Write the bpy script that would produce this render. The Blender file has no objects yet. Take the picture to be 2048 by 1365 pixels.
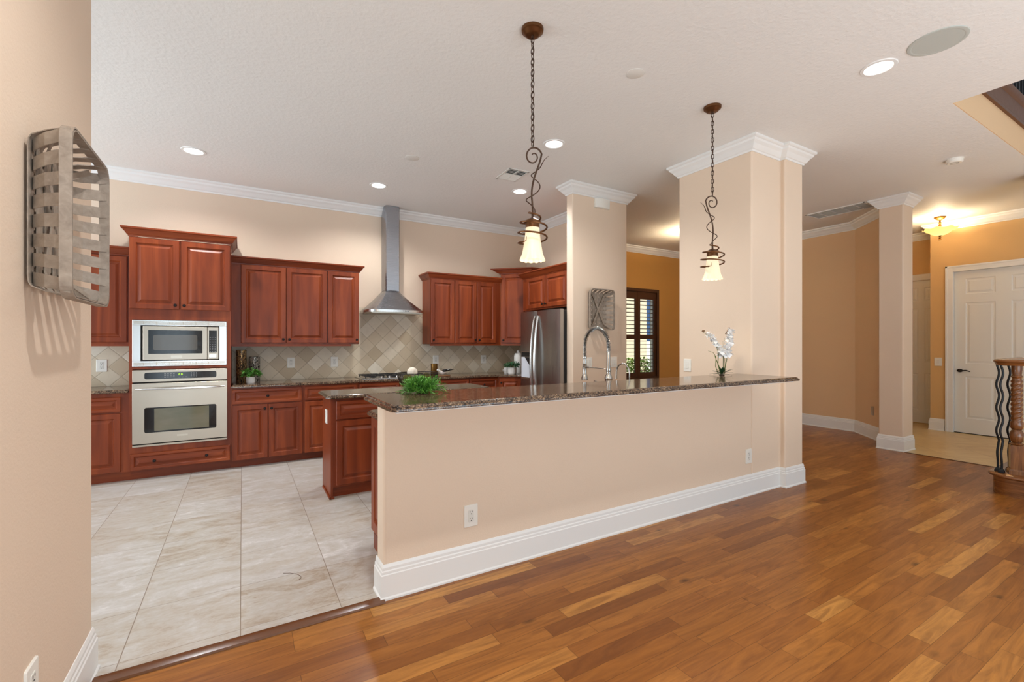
import bpy, bmesh, math, random
from mathutils import Matrix, Vector
random.seed(7)
S = bpy.context.scene
COL = S.collection
PI = math.pi
def rad(a): return a * PI / 180

# ------------------------------------------------------------------ camera, world, sun, added fill lights, exposure
cam_data = bpy.data.cameras.new('camera')
cam_data.sensor_width = 36
cam_data.lens = 910 / 2048 * 36
cam_data.shift_y = 3.5 / 2048
cam_data.clip_start = 0.05
cam = bpy.data.objects.new('camera', cam_data)
COL.objects.link(cam)
cam.location = (0, 0, 1.38)
cam.rotation_euler = (rad(90), 0, -rad(30.685))
S.camera = cam

w = bpy.data.worlds.new('world')
S.world = w
w.use_nodes = True
bg = w.node_tree.nodes['Background']
bg.inputs[0].default_value = (0.84, 0.92, 1.0, 1)
bg.inputs[1].default_value = 0.6

def area(name, loc, rot, sx, sy, power, color):
    l = bpy.data.lights.new(name, 'AREA')
    l.shape = 'RECTANGLE'; l.size = sx; l.size_y = sy; l.energy = power; l.color = color
    o = bpy.data.objects.new(name, l); COL.objects.link(o)
    o.location = loc; o.rotation_euler = rot
    return o
# unseen fill lights added behind the camera and left of the kitchen; windows assumed
area('added_front_fill_light', (1.2, -3.9, 1.05), (rad(92), 0, 0), 6.5, 2.0, 155, (0.70, 0.87, 1.0))
# unseen upward fill light, added behind the camera to brighten the ceiling
area('ceiling_fill_light', (2.2, -1.9, 0.25), (rad(180), 0, 0), 8.0, 3.0, 225, (0.78, 0.92, 1.0))
area('added_left_fill_light', (-4.3, 4.4, 1.3), (rad(125), 0, rad(-90)), 3.2, 2.3, 170, (0.84, 0.93, 1.0))  # added side fill
sun_d = bpy.data.lights.new('sun', 'SUN'); sun_d.energy = 7.0; sun_d.angle = rad(1)
sun_o = bpy.data.objects.new('sun', sun_d); COL.objects.link(sun_o)
sun_o.rotation_euler = (rad(42), 0, rad(18))
sun_o.location = (5, 12, 8)

S.view_settings.view_transform = 'Standard'
S.view_settings.look = 'None'
S.view_settings.gamma = 1
S.view_settings.use_curve_mapping = False
S.view_settings.exposure = -0.17

# ------------------------------------------------------------------ materials
def lin(c):
    return tuple(((x / 255) / 12.92 if x / 255 <= 0.04045 else ((x / 255 + 0.055) / 1.055) ** 2.4) for x in c) + (1,)

class NT:
    def __init__(self, name):
        self.m = bpy.data.materials.new(name)
        self.m.use_nodes = True
        self.t = self.m.node_tree
        self.b = self.t.nodes['Principled BSDF']
        self.out = self.t.nodes['Material Output']
    def n(self, typ, **kw):
        nd = self.t.nodes.new(typ)
        for k, v in kw.items():
            if isinstance(k, str) and hasattr(nd, k) and k not in nd.inputs:
                setattr(nd, k, v)
            else:
                self.set(nd, k, v)
        return nd
    def set(self, nd, k, v):
        s = nd.inputs[k]
        if hasattr(v, 'is_output') or isinstance(v, bpy.types.NodeSocket):
            self.t.links.new(v, s)
        else:
            s.default_value = v
    def math(self, op, a, b=0.0, c=0.0):
        nd = self.t.nodes.new('ShaderNodeMath'); nd.operation = op
        for i, v in enumerate((a, b, c)):
            if isinstance(v, bpy.types.NodeSocket): self.t.links.new(v, nd.inputs[i])
            else: nd.inputs[i].default_value = v
        return nd.outputs[0]
    def mix(self, fac, a, b, mode='MIX'):
        nd = self.t.nodes.new('ShaderNodeMix'); nd.data_type = 'RGBA'; nd.blend_type = mode
        for s, v in ((nd.inputs[0], fac), (nd.inputs[6], a), (nd.inputs[7], b)):
            if isinstance(v, bpy.types.NodeSocket): self.t.links.new(v, s)
            else: s.default_value = v
        return nd.outputs[2]
    def ramp(self, fac, stops):
        nd = self.t.nodes.new('ShaderNodeValToRGB')
        e = nd.color_ramp.elements
        while len(e) < len(stops): e.new(0.5)
        for i, (p, c) in enumerate(stops):
            e[i].position = p; e[i].color = c
        self.t.links.new(fac, nd.inputs[0])
        return nd.outputs[0]
    def coords(self): return self.n('ShaderNodeTexCoord').outputs['Object']
    def sep(self, v):
        nd = self.t.nodes.new('ShaderNodeSeparateXYZ'); self.t.links.new(v, nd.inputs[0]); return nd.outputs
    def comb(self, x, y, z):
        nd = self.t.nodes.new('ShaderNodeCombineXYZ')
        for i, v in enumerate((x, y, z)):
            if isinstance(v, bpy.types.NodeSocket): self.t.links.new(v, nd.inputs[i])
            else: nd.inputs[i].default_value = v
        return nd.outputs[0]
    def noise(self, vec, scale, detail=4, rough=0.55, dist=0.0):
        nd = self.t.nodes.new('ShaderNodeTexNoise')
        if vec is not None: self.t.links.new(vec, nd.inputs['Vector'])
        nd.inputs['Scale'].default_value = scale; nd.inputs['Detail'].default_value = detail
        nd.inputs['Roughness'].default_value = rough; nd.inputs['Distortion'].default_value = dist
        return nd.outputs[0]
    def white(self, vec):
        nd = self.t.nodes.new('ShaderNodeTexWhiteNoise'); nd.noise_dimensions = '3D'
        self.t.links.new(vec, nd.inputs['Vector']); return nd.outputs
    def mapping(self, vec, scale=(1, 1, 1), rot=(0, 0, 0), loc=(0, 0, 0)):
        nd = self.t.nodes.new('ShaderNodeMapping')
        self.t.links.new(vec, nd.inputs[0])
        nd.inputs['Location'].default_value = loc; nd.inputs['Rotation'].default_value = rot; nd.inputs['Scale'].default_value = scale
        return nd.outputs[0]
    def bump(self, h, strength=0.2, dist=0.01):
        nd = self.t.nodes.new('ShaderNodeBump')
        self.t.links.new(h, nd.inputs['Height'])
        nd.inputs['Strength'].default_value = strength; nd.inputs['Distance'].default_value = dist
        self.t.links.new(nd.outputs[0], self.b.inputs['Normal'])
    def p(self, **kw):
        names = dict(color='Base Color', rough='Roughness', metal='Metallic', spec='Specular IOR Level', coat='Coat Weight', coatr='Coat Roughness',
                     ecol='Emission Color', estr='Emission Strength', trans='Transmission Weight', alpha='Alpha', aniso='Anisotropic', ior='IOR', sub='Subsurface Weight')
        for k, v in kw.items(): self.set(self.b, names[k], v)
        return self

def flat(name, c, rough=0.5, metal=0.0, bump=None, **kw):
    t = NT(name)
    t.p(color=lin(c), rough=rough, metal=metal, **kw)
    if bump:
        t.bump(t.noise(t.coords(), bump[0], 5), bump[1], bump[2])
    else:
        v = t.noise(t.coords(), 30, 3)
        t.p(rough=t.math('MULTIPLY_ADD', v, 0.12, rough - 0.06 if rough > 0.06 else 0.0))
    return t.m

def paint(name, c, scale=110, strength=0.25):
    t = NT(name)
    co = t.coords()
    n = t.noise(co, scale, 4, 0.5)
    big = t.noise(co, 1.3, 3)
    k = tuple(x * 0.95 for x in lin(c)[:3]) + (1,)
    t.p(color=t.mix(big, lin(c), k), rough=0.62, spec=0.3)
    t.bump(n, strength, 0.004)
    return t.m

M = {}
M['peach'] = paint('peach_paint', (232, 211, 189))
M['gold'] = paint('golden_tan_paint', (222, 182, 126))
M['tan'] = paint('light_tan_paint', (230, 194, 152))
M['mustard'] = paint('mustard_paint', (210, 156, 84))
M['ceiling'] = paint('ceiling_knockdown', (236, 235, 232), 42, 0.8)
M['white'] = flat('white_trim_paint', (236, 236, 234), 0.35)
M['plastic'] = flat('white_plastic', (238, 236, 228), 0.35)
M['switch_inner'] = flat('white_plastic_device', (228, 226, 218), 0.3)
M['slot'] = flat('dark_slot', (30, 26, 24), 0.6)
M['door'] = flat('white_door_paint', (232, 232, 228), 0.4)
M['black_iron'] = flat('black_iron', (30, 32, 36), 0.45, 0.4)
M['bronze_knob'] = flat('dark_bronze', (42, 36, 36), 0.4, 0.7)
M['lamp_bronze'] = flat('antique_bronze', (108, 72, 44), 0.38, 0.85)
M['lamp_iron'] = flat('brown_iron', (82, 62, 50), 0.45, 0.7)
M['black'] = flat('black_gloss', (14, 14, 15), 0.12)
M['blackmatte'] = flat('black_cast_iron', (20, 20, 22), 0.5)
M['dark'] = flat('dark_recess', (16, 13, 12), 0.8)
M['grille'] = flat('speaker_grille', (186, 190, 184), 0.6)
M['vent'] = flat('vent_white_metal', (226, 224, 218), 0.45)
M['vent_grey'] = flat('vent_filter_grey', (172, 168, 160), 0.7)
M['chrome'] = flat('brushed_nickel', (176, 172, 166), 0.22, 1.0)
M['ceramic'] = flat('white_ceramic', (232, 230, 226), 0.35, bump=(60, 0.1, 0.003))
M['soil'] = flat('soil', (48, 36, 26), 0.9, bump=(90, 0.6, 0.01))
M['petal'] = flat('white_petal', (240, 238, 236), 0.5, sub=0.1)
M['stem'] = flat('green_stem', (92, 104, 44), 0.5)
M['bud'] = flat('brown_bud', (104, 76, 46), 0.6)
M['darkleaf'] = flat('dark_green_leaf', (28, 62, 34), 0.4)
M['leaf'] = flat('green_leaf', (98, 158, 56), 0.5)
M['leaf2'] = flat('herb_leaf', (84, 142, 56), 0.5)
M['leaf3'] = flat('blue_green_leaf', (62, 112, 74), 0.5)
M['moss'] = flat('moss', (92, 86, 24), 0.9, bump=(140, 0.9, 0.01))
M['ball'] = flat('ivory_ball', (232, 222, 206), 0.6, bump=(80, 0.25, 0.004))
M['wire'] = flat('dark_wire', (52, 44, 34), 0.5, 0.5)
M['goldmetal'] = flat('old_gold', (128, 94, 46), 0.35, 0.8)
M['browndisc'] = flat('brown_lacquer', (118, 76, 40), 0.35)
M['display'] = NT('green_display').p(color=(0.1, 0.3, 0.0, 1), ecol=lin((190, 235, 40)), estr=1.6).m
M['can_glow'] = NT('lamp_diffuser').p(color=(1, 1, 1, 1), ecol=(1.0, 0.98, 0.95, 1), estr=9.0).m
M['button'] = flat('grey_button', (150, 150, 150), 0.5)
M['badge'] = flat('brushed_badge', (206, 196, 180), 0.3, 0.8)
M['stucco'] = flat('outdoor_stucco', (226, 212, 184), 0.9, bump=(50, 0.5, 0.01))
M['shrub'] = flat('shrub_leaf', (128, 168, 66), 0.6)
M['lawn'] = flat('lawn', (110, 150, 60), 0.9, bump=(60, 0.8, 0.02))
M['blue'] = flat('blue_fabric', (52, 82, 122), 0.7)
M['outpost'] = flat('outdoor_white_post', (236, 234, 230), 0.6)
M['thread'] = flat('brown_thread', (110, 86, 66), 0.8)
M['dispenser'] = flat('pale_grey_plastic', (214, 220, 230), 0.3)
M['mirror_silver'] = flat('silvered_bird', (222, 220, 214), 0.35)

def steel(name, c, rough, axis):
    t = NT(name)
    co = t.coords()
    sc = {'x': (3, 300, 300), 'z': (300, 300, 3)}[axis]
    n = t.noise(t.mapping(co, sc), 1.0, 3)
    t.p(color=lin(c), metal=1.0, rough=t.math('MULTIPLY_ADD', n, 0.16, rough - 0.06))
    t.bump(n, 0.03, 0.001)
    return t.m
M['steel'] = steel('stainless_steel', (190, 178, 162), 0.3, 'x')
M['steel_v'] = steel('stainless_steel_upright', (168, 164, 160), 0.28, 'z')
M['steel_bright'] = steel('bright_stainless', (222, 220, 216), 0.22, 'x')
M['steel_hood'] = steel('hood_stainless', (170, 172, 178), 0.24, 'x')

def oven_glass():
    t = NT('oven_glass')
    t.p(color=lin((16, 16, 16)), rough=0.06, spec=0.6)
    return t.m
M['oven_glass'] = oven_glass()
def oven_inner():
    t = NT('oven_inner_glass')
    co = t.coords()
    n = t.noise(t.mapping(co, (3, 1, 8)), 1.0, 3)
    t.p(color=t.ramp(n, [(0.3, lin((120, 112, 92))), (0.7, lin((98, 98, 76)))]), rough=0.07, spec=0.7)
    return t.m
M['oven_inner'] = oven_inner()
M['mw_inner'] = flat('microwave_window', (84, 78, 70), 0.12)

def cherry(name, axis):
    t = NT(name)
    co = t.coords()
    rnd = t.n('ShaderNodeObjectInfo').outputs['Random']
    off = t.comb(t.math('MULTIPLY', rnd, 37.0), t.math('MULTIPLY', rnd, 11.0), t.math('MULTIPLY', rnd, 23.0))
    nd = t.t.nodes.new('ShaderNodeVectorMath'); nd.operation = 'ADD'
    t.t.links.new(co, nd.inputs[0]); t.t.links.new(off, nd.inputs[1])
    v = nd.outputs[0]
    sc = (9, 9, 1.0) if axis == 'z' else (1.0, 9, 9)
    g = t.noise(t.mapping(v, sc), 1.0, 4, 0.5, 0.6)
    fine = t.noise(t.mapping(v, (140, 140, 6) if axis == 'z' else (6, 140, 140)), 1.0, 3)
    col = t.ramp(g, [(0.25, lin((102, 42, 18))), (0.5, lin((130, 56, 24))), (0.75, lin((160, 77, 36)))])
    col = t.mix(t.math('MULTIPLY', fine, 0.22), col, lin((92, 38, 24)))
    t.p(color=col, rough=0.38, spec=0.35)
    return t.m
M['cherry'] = cherry('cherry_wood', 'z')
M['cherry_h'] = cherry('cherry_wood_horizontal', 'x')

def oak(name):
    t = NT(name)
    co = t.coords()
    g = t.noise(t.mapping(co, (3, 3, 30)), 1.0, 4, 0.6, 1.0)
    t.p(color=t.ramp(g, [(0.3, lin((92, 54, 26))), (0.55, lin((134, 84, 44))), (0.75, lin((156, 104, 58)))]), rough=0.25, coat=0.4, coatr=0.1)
    return t.m
M['oak'] = oak('oak_wood')
def oak_post():
    t = NT('oak_wood_upright')
    co = t.coords()
    g = t.noise(t.mapping(co, (40, 40, 3)), 1.0, 4, 0.6, 0.8)
    t.p(color=t.ramp(g, [(0.3, lin((82, 48, 22))), (0.55, lin((122, 76, 40))), (0.75, lin((148, 98, 56)))]), rough=0.25, coat=0.4, coatr=0.1)
    return t.m
M['oak_v'] = oak_post()
M['fascia'] = flat('dark_stained_fascia', (98, 60, 34), 0.5)
M['reducer'] = flat('reducer_wood', (104, 64, 36), 0.22)
M['shutter'] = flat('shutter_dark_brown', (76, 44, 24), 0.4)

def slatwood():
    t = NT('weathered_slat')
    co = t.coords()
    rnd = t.n('ShaderNodeObjectInfo').outputs['Random']
    g = t.noise(t.mapping(co, (30, 30, 30), loc=(0, 0, 0)), 1.0, 5, 0.6, 0.5)
    big = t.noise(co, 5.0, 2)
    col = t.ramp(g, [(0.3, lin((124, 114, 106))), (0.6, lin((160, 149, 138))), (0.8, lin((182, 171, 158)))])
    col = t.mix(t.math('MULTIPLY', big, 0.6), col, lin((150, 130, 106)))
    t.p(color=col, rough=0.6)
    return t.m
M['slat'] = slatwood()

def granite():
    t = NT('brown_granite')
    co = t.coords()
    a = t.noise(co, 120, 5, 0.65, 0.6)
    b = t.noise(co, 34, 4, 0.6, 1.0)
    f = t.math('ADD', t.math('MULTIPLY', a, 0.68), t.math('MULTIPLY', b, 0.32))
    col = t.ramp(f, [(0.40, lin((26, 22, 20))), (0.46, lin((62, 48, 40))), (0.53, lin((106, 84, 66))), (0.62, lin((168, 144, 116)))])
    t.p(color=col, rough=0.10, spec=0.45)
    return t.m
M['granite'] = granite()

def plank_floor():
    t = NT('hickory_plank_floor')
    x, y, z = t.sep(t.coords())
    W, L = 0.084, 1.35
    yy = t.math('DIVIDE', t.math('ADD', y, 0.03), W)
    row = t.math('FLOOR', yy)
    r1 = t.white(t.comb(row, 3.7, 1.1))[0]
    xx = t.math('DIVIDE', t.math('ADD', x, t.math('MULTIPLY', r1, 7.3)), L)
    c0 = t.math('FLOOR', xx)
    # each cell is cut once more at a random place so the board lengths differ
    cut = t.math('MULTIPLY_ADD', t.white(t.comb(row, c0, 9.2))[0], 0.5, 0.25)
    fx = t.math('FRACT', xx)
    half = t.math('GREATER_THAN', fx, cut)
    col_id = t.math('ADD', c0, t.math('MULTIPLY', half, 0.5))
    rnd = t.white(t.comb(row, col_id, 4.4))
    base = t.ramp(rnd[0], [(0.0, lin((134, 80, 34))), (0.18, lin((156, 97, 42))), (0.6, lin((165, 105, 46))), (0.88, lin((180, 119, 55))), (1.0, lin((202, 144, 74)))])
    offs = t.math('MULTIPLY', rnd[0], 61.0)
    g = t.noise(t.comb(t.math('MULTIPLY_ADD', x, 2.0, offs), t.math('MULTIPLY', y, 17.0), offs), 1.0, 5, 0.6, 2.2)
    col = t.mix(t.math('MULTIPLY', t.ramp(g, [(0.35, (0, 0, 0, 1)), (0.7, (1, 1, 1, 1))]), 0.62), base, lin((98, 54, 24)))
    # knots
    kn = t.n('ShaderNodeTexVoronoi')
    t.t.links.new(t.comb(t.math('MULTIPLY_ADD', x, 2.4, offs), t.math('MULTIPLY', y, 5.0), offs), kn.inputs['Vector'])
    kn.inputs['Scale'].default_value = 1.0
    kf = t.ramp(kn.outputs['Distance'], [(0.03, (1, 1, 1, 1)), (0.13, (0, 0, 0, 1))])
    col = t.mix(t.math('MULTIPLY', kf, 0.75), col, lin((48, 26, 14)))
    # seams
    fy = t.math('FRACT', yy)
    e1 = t.math('LESS_THAN', t.math('MINIMUM', fy, t.math('SUBTRACT', 1.0, fy)), 0.012)
    dx = t.math('MINIMUM', t.math('MINIMUM', fx, t.math('SUBTRACT', 1.0, fx)), t.math('ABSOLUTE', t.math('SUBTRACT', fx, cut)))
    e2 = t.math('LESS_THAN', dx, 0.0010)
    seam = t.math('MAXIMUM', e1, e2)
    col = t.mix(t.math('MULTIPLY', seam, 0.55), col, lin((52, 28, 12)))
    t.p(color=col, rough=t.math('MULTIPLY_ADD', g, 0.12, 0.24), spec=0.32)
    t.bump(t.math('SUBTRACT', g, t.math('MULTIPLY', seam, 2.0)), 0.08, 0.003)
    return t.m
M['planks'] = plank_floor()

def stone_tiles(name, size, x0, y0, rot, stops, grout, gw=0.004, streak=True):
    t = NT(name)
    co = t.mapping(t.coords(), (1, 1, 1), (0, 0, rot))
    x, y, z = t.sep(co)
    u = t.math('DIVIDE', t.math('SUBTRACT', x, x0), size)
    v = t.math('DIVIDE', t.math('SUBTRACT', y, y0), size)
    cu, cv = t.math('FLOOR', u), t.math('FLOOR', v)
    rnd = t.white(t.comb(cu, cv, 2.2))
    off = t.math('MULTIPLY', rnd[0], 43.0)
    n = t.noise(t.comb(t.math('MULTIPLY_ADD', x, 2.8, off), t.math('MULTIPLY', y, 6.0), off), 1.0, 6, 0.62, 1.4)
    n2 = t.noise(t.comb(t.math('MULTIPLY_ADD', x, 13.0, off), t.math('MULTIPLY', y, 24.0), off), 1.0, 6, 0.7, 2.0)
    f = t.math('ADD', t.math('MULTIPLY', n, 0.62), t.math('MULTIPLY', n2, 0.38))
    f = t.math('ADD', f, t.math('MULTIPLY', t.math('SUBTRACT', rnd[0], 0.5), 0.10))
    col = t.ramp(f, stops)
    fu, fv = t.math('FRACT', u), t.math('FRACT', v)
    du = t.math('MINIMUM', fu, t.math('SUBTRACT', 1.0, fu))
    dv = t.math('MINIMUM', fv, t.math('SUBTRACT', 1.0, fv))
    su = t.math('LESS_THAN', du, gw / 2 / size)
    sv = t.math('MULTIPLY', t.math('LESS_THAN', dv, gw / 2.2 / size), 0.8)
    seam = t.math('MAXIMUM', su, sv)
    col = t.mix(t.math('MULTIPLY', seam, 0.8), col, lin(grout))
    t.p(color=col, rough=t.math('MULTIPLY_ADD', n2, 0.2, 0.22), spec=0.4)
    return t.m
M['tile'] = stone_tiles('travertine_floor_tile', 0.4525, -0.006, 2.548, 0,
    [(0.34, lin((170, 154, 136))), (0.44, lin((189, 180, 168))), (0.53, lin((196, 191, 184))), (0.60, lin((204, 200, 196))), (0.68, lin((221, 218, 215)))], (128, 108, 88))
M['foyer_tile'] = stone_tiles('foyer_floor_tile', 0.46, 0.1, 0.2, rad(45),
    [(0.3, lin((196, 164, 112))), (0.55, lin((214, 186, 134))), (0.75, lin((226, 204, 158)))], (150, 120, 84))

def backsplash():
    t = NT('diamond_travertine_backsplash')
    x, y, z = t.sep(t.coords())
    s = 0.1525
    k = 1 / math.sqrt(2) / s
    u = t.math('MULTIPLY', t.math('ADD', t.math('SUBTRACT', x, 0.717), t.math('SUBTRACT', z, 1.12)), k)
    v = t.math('MULTIPLY', t.math('SUBTRACT', t.math('SUBTRACT', x, 0.717), t.math('SUBTRACT', z, 1.12)), k)
    rnd = t.white(t.comb(t.math('FLOOR', u), t.math('FLOOR', v), 5.1))
    base = t.ramp(rnd[0], [(0.0, lin((194, 176, 148))), (0.4, lin((214, 199, 174))), (0.75, lin((226, 214, 192))), (1.0, lin((244, 238, 222)))])
    off = t.math('MULTIPLY', rnd[0], 31.0)
    n = t.noise(t.comb(t.math('ADD', x, off), off, z), 13.0, 5, 0.6, 0.6)
    col = t.mix(t.math('MULTIPLY', n, 0.5), base, lin((194, 175, 146)))
    fu, fv = t.math('FRACT', u), t.math('FRACT', v)
    du = t.math('MINIMUM', fu, t.math('SUBTRACT', 1.0, fu))
    dv = t.math('MINIMUM', fv, t.math('SUBTRACT', 1.0, fv))
    d = t.math('MINIMUM', du, dv)
    seam = t.math('LESS_THAN', d, 0.013)
    col = t.mix(t.math('MULTIPLY', seam, 0.5), col, lin((120, 104, 80)))
    t.p(color=col, rough=0.45)
    t.bump(t.ramp(d, [(0.0, (0, 0, 0, 1)), (0.05, (1, 1, 1, 1))]), 0.4, 0.004)
    return t.m
M['backsplash'] = backsplash()

def patterned_vase(name, bright):
    t = NT(name)
    co = t.coords()
    n = t.noise(t.mapping(co, (70, 70, 26)), 1.0, 2, 0.5, 2.5)
    f = t.ramp(n, [(0.48, (0, 0, 0, 1)), (0.54, (1, 1, 1, 1))])
    t.p(color=t.mix(f, lin((18, 15, 12)), lin(bright)), rough=0.22, metal=t.math('MULTIPLY', f, 0.6))
    t.bump(f, 0.5, 0.004)
    return t.m
M['vase_gold'] = patterned_vase('black_gold_relief', (176, 140, 92))
M['vase_silver'] = patterned_vase('black_silver_relief', (186, 180, 170))

def shade_glass():
    t = NT('frosted_lamp_glass')
    t.p(color=lin((226, 212, 184)), rough=0.4, ecol=lin((255, 232, 186)), estr=0.52)
    return t.m
M['shade'] = shade_glass()
def amber_glass():
    t = NT('amber_lamp_glass')
    z = t.sep(t.coords())[2]
    n = t.noise(t.coords(), 22, 4)
    f = t.math('MULTIPLY_ADD', z, 9.0, t.math('MULTIPLY', n, 0.35))
    col = t.ramp(f, [(0.2, lin((255, 236, 190))), (0.65, lin((240, 184, 92))), (0.95, lin((190, 120, 40)))])
    t.p(color=col, rough=0.35, ecol=col, estr=0.4)
    tl = t.n('ShaderNodeBsdfTranslucent'); t.t.links.new(col, tl.inputs[0])
    mx = t.n('ShaderNodeMixShader'); mx.inputs[0].default_value = 0.5
    t.t.links.new(t.b.outputs[0], mx.inputs[1]); t.t.links.new(tl.outputs[0], mx.inputs[2]); t.t.links.new(mx.outputs[0], t.out.inputs[0])
    return t.m
M['amber'] = amber_glass()
def pane_glass():
    t = NT('window_glass')
    tr = t.n('ShaderNodeBsdfTransparent'); gl = t.n('ShaderNodeBsdfGlossy')
    gl.inputs['Roughness'].default_value = 0.02
    mx = t.n('ShaderNodeMixShader'); mx.inputs[0].default_value = 0.06
    t.t.links.new(tr.outputs[0], mx.inputs[1]); t.t.links.new(gl.outputs[0], mx.inputs[2])
    t.t.links.new(mx.outputs[0], t.out.inputs[0])
    return t.m
M['pane'] = pane_glass()

# ------------------------------------------------------------------ mesh helpers
def offset_poly(poly, d):
    """move every edge of a counter-clockwise polygon inward by d"""
    n = len(poly); out = []
    for i in range(n):
        p0, p1, p2 = Vector(poly[i - 1]), Vector(poly[i]), Vector(poly[(i + 1) % n])
        a = (p1 - p0).normalized(); b = (p2 - p1).normalized()
        na, nb = Vector((-a.y, a.x)), Vector((-b.y, b.x))
        m = na + nb
        m = m / max(0.2, m.length_squared) * 2 if m.length > 1e-6 else na
        out.append(tuple(p1 + m * d))
    return out

class MB:
    def __init__(self): self.v = []; self.f = []; self.T = Matrix.Identity(4)
    def add(self, vs, fs):
        b = len(self.v)
        self.v += [tuple(self.T @ Vector(p)) for p in vs]
        self.f += [tuple(i + b for i in f) for f in fs]
        return self
    def box(self, x0, x1, y0, y1, z0, z1):
        return self.add([(x0, y0, z0), (x1, y0, z0), (x1, y1, z0), (x0, y1, z0), (x0, y0, z1), (x1, y0, z1), (x1, y1, z1), (x0, y1, z1)],
                        [(0, 3, 2, 1), (4, 5, 6, 7), (0, 1, 5, 4), (1, 2, 6, 5), (2, 3, 7, 6), (3, 0, 4, 7)])
    def rings(self, rs, cap0=True, cap1=True, closed=True, loop=False):
        n = len(rs[0]); vs = [p for r in rs for p in r]; fs = []
        m = len(rs)
        for i in range(m if loop else m - 1):
            a, b = i * n, ((i + 1) % m) * n
            for j in range(n if closed else n - 1):
                k = (j + 1) % n
                fs.append((a + j, a + k, b + k, b + j))
        if cap0 and not loop: fs.append(tuple(range(n))[::-1])
        if cap1 and not loop: fs.append(tuple((m - 1) * n + i for i in range(n)))
        return self.add(vs, fs)
    def prism(self, poly, z0, z1):
        return self.rings([[(x, y, z0) for x, y in poly], [(x, y, z1) for x, y in poly]])
    def slab(self, poly, prof):
        return self.rings([[(x, y, z) for x, y in offset_poly(poly, d)] for d, z in prof])
    def lathe(self, prof, n=24, c=(0, 0, 0), cap0=True, cap1=True, fn=None):
        rs = []
        for r, z in prof:
            rs.append([(c[0] + r * math.cos(2 * PI * i / n) * (fn(i / n, z)[0] if fn else 1), c[1] + r * math.sin(2 * PI * i / n) * (fn(i / n, z)[0] if fn else 1),
                        c[2] + z + (fn(i / n, z)[1] if fn else 0)) for i in range(n)])
        return self.rings(rs, cap0, cap1)
    def tube(self, path, r, n=8, loop=False, cap=True):
        P = [Vector(p) for p in path]; m = len(P)
        R = r if isinstance(r, (list, tuple)) else [r] * m
        tg = []
        for i in range(m):
            a = P[i - 1] if (i > 0 or loop) else P[i]
            b = P[(i + 1) % m] if (i < m - 1 or loop) else P[i]
            tg.append((b - a).normalized())
        up = Vector((0, 0, 1)) if abs(tg[0].z) < 0.9 else Vector((1, 0, 0))
        nrm = (up - tg[0] * up.dot(tg[0])).normalized()
        rs = []
        for i in range(m):
            nrm = nrm - tg[i] * nrm.dot(tg[i])
            nrm = nrm.normalized() if nrm.length > 1e-6 else Vector((1, 0, 0))
            bi = tg[i].cross(nrm)
            rs.append([tuple(P[i] + (nrm * math.cos(2 * PI * j / n) + bi * math.sin(2 * PI * j / n)) * R[i]) for j in range(n)])
        return self.rings(rs, cap, cap, True, loop)
    def sphere(self, c, r, nu=16, nv=10, s=(1, 1, 1)):
        prof = [(r * math.sin(PI * (k + 0.02) / (nv + 0.04)), -r * math.cos(PI * (k + 0.02) / (nv + 0.04))) for k in range(nv + 1)]
        return self.rings([[(c[0] + p * math.cos(2 * PI * i / nu) * s[0], c[1] + p * math.sin(2 * PI * i / nu) * s[1], c[2] + z * s[2]) for i in range(nu)] for p, z in prof])
    def ribbon(self, path, wdir, width, thick):
        P = [Vector(p) for p in path]; wd = Vector(wdir).normalized(); rs = []
        for i in range(len(P)):
            tgt = (P[min(i + 1, len(P) - 1)] - P[max(i - 1, 0)]).normalized()
            nr = tgt.cross(wd).normalized()
            rs.append([tuple(P[i] + wd * a * width / 2 + nr * b * thick / 2) for a, b in ((-1, -1), (1, -1), (1, 1), (-1, 1))])
        return self.rings(rs)
    def sweep(self, path, prof, closed=False):
        """profile (out, z); 'out' goes to the right of the walking direction"""
        P = [Vector(p) for p in path]; n = len(P); rs = []
        for i in range(n):
            a = (P[i] - P[i - 1]).normalized() if (i > 0 or closed) else None
            b = (P[(i + 1) % n] - P[i]).normalized() if (i < n - 1 or closed) else None
            a = a or b; b = b or a
            na, nb = Vector((a.y, -a.x)), Vector((b.y, -b.x))
            m = na + nb
            m = m * 2 / m.length_squared if m.length > 0.3 else na
            rs.append([(P[i].x + m.x * o, P[i].y + m.y * o, z) for o, z in prof])
        return self.rings(rs, True, True, True, closed)
    def leaf(self, base, direction, length, width, bend=0.3, fold=0.25, zmin=None):
        """a blade of three sections with a small fold, two-sided with thickness"""
        b = Vector(base); d = Vector(direction).normalized()
        side = d.cross(Vector((0, 0, 1)))
        side = side.normalized() if side.length > 1e-3 else Vector((1, 0, 0))
        nrm = side.cross(d)
        ws = (0.15, 0.8, 1.0, 0.6, 0.04); vs = []; 
        for k, wv in enumerate(ws):
            t = k / 4
            p = b + d * length * t - Vector((0, 0, 1)) * bend * length * t * t
            if zmin is not None: p.z = max(p.z, zmin + .004)
            vs += [tuple(p + side * width * wv / 2 + nrm * width * wv * fold), tuple(p - nrm * 0.0008), tuple(p - side * width * wv / 2 + nrm * width * wv * fold), tuple(p + nrm * 0.0008)]
        fs = []
        for k in range(4):
            a = 4 * k; c = a + 4
            for j in range(4):
                jj = (j + 1) % 4
                fs.append((a + j, a + jj, c + jj, c + j))
        return self.add(vs, fs)
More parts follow.
